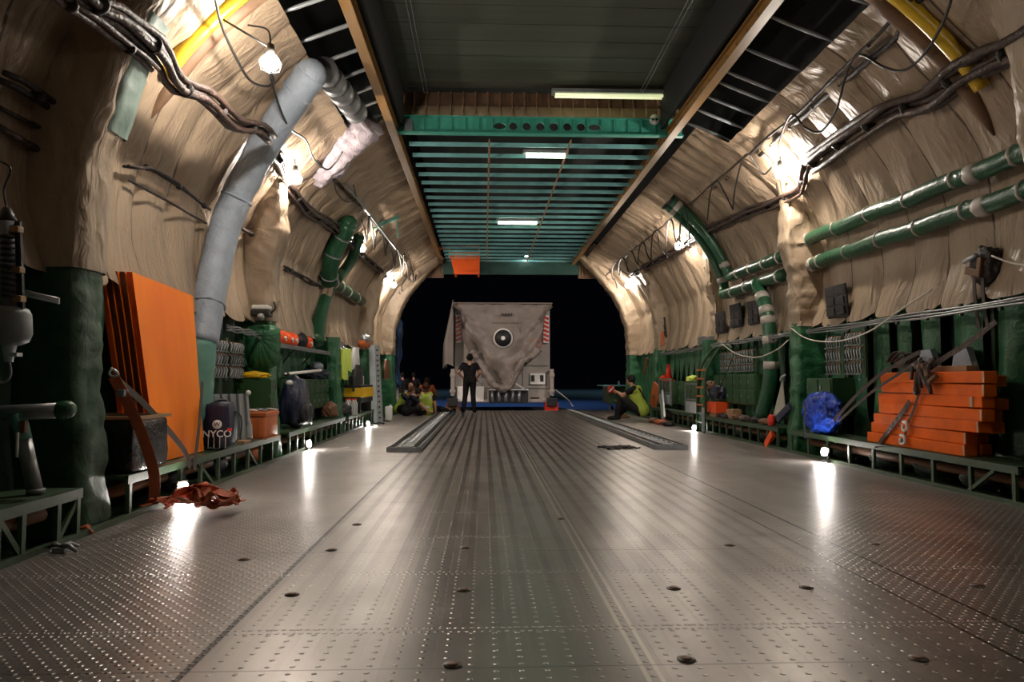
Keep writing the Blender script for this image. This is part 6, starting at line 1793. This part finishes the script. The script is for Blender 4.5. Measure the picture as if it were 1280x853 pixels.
bm = B(); box(bm, (-2.35, 23.0, .26), (.9, .5, .55), bev=.04); tag(recenter(link('white_case', bm, 'offwhite')), 'pale equipment case behind the bald seated person', 'case')
idle = dict(stand_J); idle.update(el_l=(-.25, -.02, 1.12), wr_l=(-.22, .05, .88), el_r=(.25, -.02, 1.12), wr_r=(.22, .05, .88), hand_l=(0, .1, -1), hand_r=(0, .1, -1))
for px, Y, lab, rz in ((517, 30.5, 'person in dark clothes standing outside on the apron, right one of two', 0), (503, 30.0, 'person in dark clothes standing outside on the apron, left one of two', .5)):
    x = atY(px, 475, Y).x
    human(lab, (x, Y, -.45), rz, stand_J if px == 517 else idle, [('jacket', ('torso', 'pelvis', 'uarm', 'farm'), 'tee', .016), PANTS, SHOES], hair='hair', voxel=.02)
# kneeling worker on the right
kneel = dict(pelvis=(0, 0, .22), chest=(0, .14, .56), neck=(0, .20, .74), head=(.02, .25, .88), sh_l=(-.18, .14, .69), sh_r=(.18, .14, .69),
    el_l=(-.22, .38, .55), wr_l=(-.12, .52, .62), el_r=(.24, .32, .46), wr_r=(.12, .50, .42), hand_l=(.5, .6, -.1), hand_r=(-.2, 1, 0),
    hip_l=(-.09, .03, .20), hip_r=(.09, .03, .20), kn_l=(-.20, .42, .50), kn_r=(.20, .40, .30), an_l=(-.18, .52, .09), an_r=(.12, .60, .08))
p = atZ(803, 526, 0)
w = human('person in yellow-green vest crouching at the right bench with dark sling strap', (p.x, p.y, 0), PI / 2 - .45, kneel, [('shirt', ('torso', 'uarm<'), 'tee', .012), PANTS, VEST, SHOES], hair='hair', scale=1.08)
bm = B(); sweep(bm, curve([Vector((-.15, .03, .70)), Vector((0, -.03, .52)), Vector((.16, -.03, .32))], 6), .018, 8, flat=.5); link('sling_strap', bm, 'black', w, True)
bm = B(); box(bm, (0, -.02, .36), (.27, .012, .05), (-.3, 0, 0)); link('reflective_band', bm, 'reflect', w)
p = atZ(774, 523, 0); bm = B(); box(bm, (p.x, p.y, .03), (.5, .2, .06), bev=.01); box(bm, (p.x + .1, p.y, .08), (.2, .12, .05), bev=.01); tag(recenter(link('yellow_tool', bm, 'wood')), 'pale and yellow tool on the floor left of the crouching worker', 'tool')
for k in range(3):
    p = atZ(818 + k * 9, 529 + k * 2, 0); bm = B(); blob(bm, (p.x, p.y, .05), (.14, .14, .06), .35, 2.5, 3, k + 80, flatbase=.002, ridge=True)
    tag(recenter(link('floor_clutter', bm, ['brown', 'strap', 'cabledark'][k], smooth=True)), ['brown rag on the floor beside the crouching worker', 'rust strap heap on the floor by the aluminium plate', 'dark cord heap on the floor between plate and ladder'][k], 'clutter', 'clutter at the foot of the right bench')
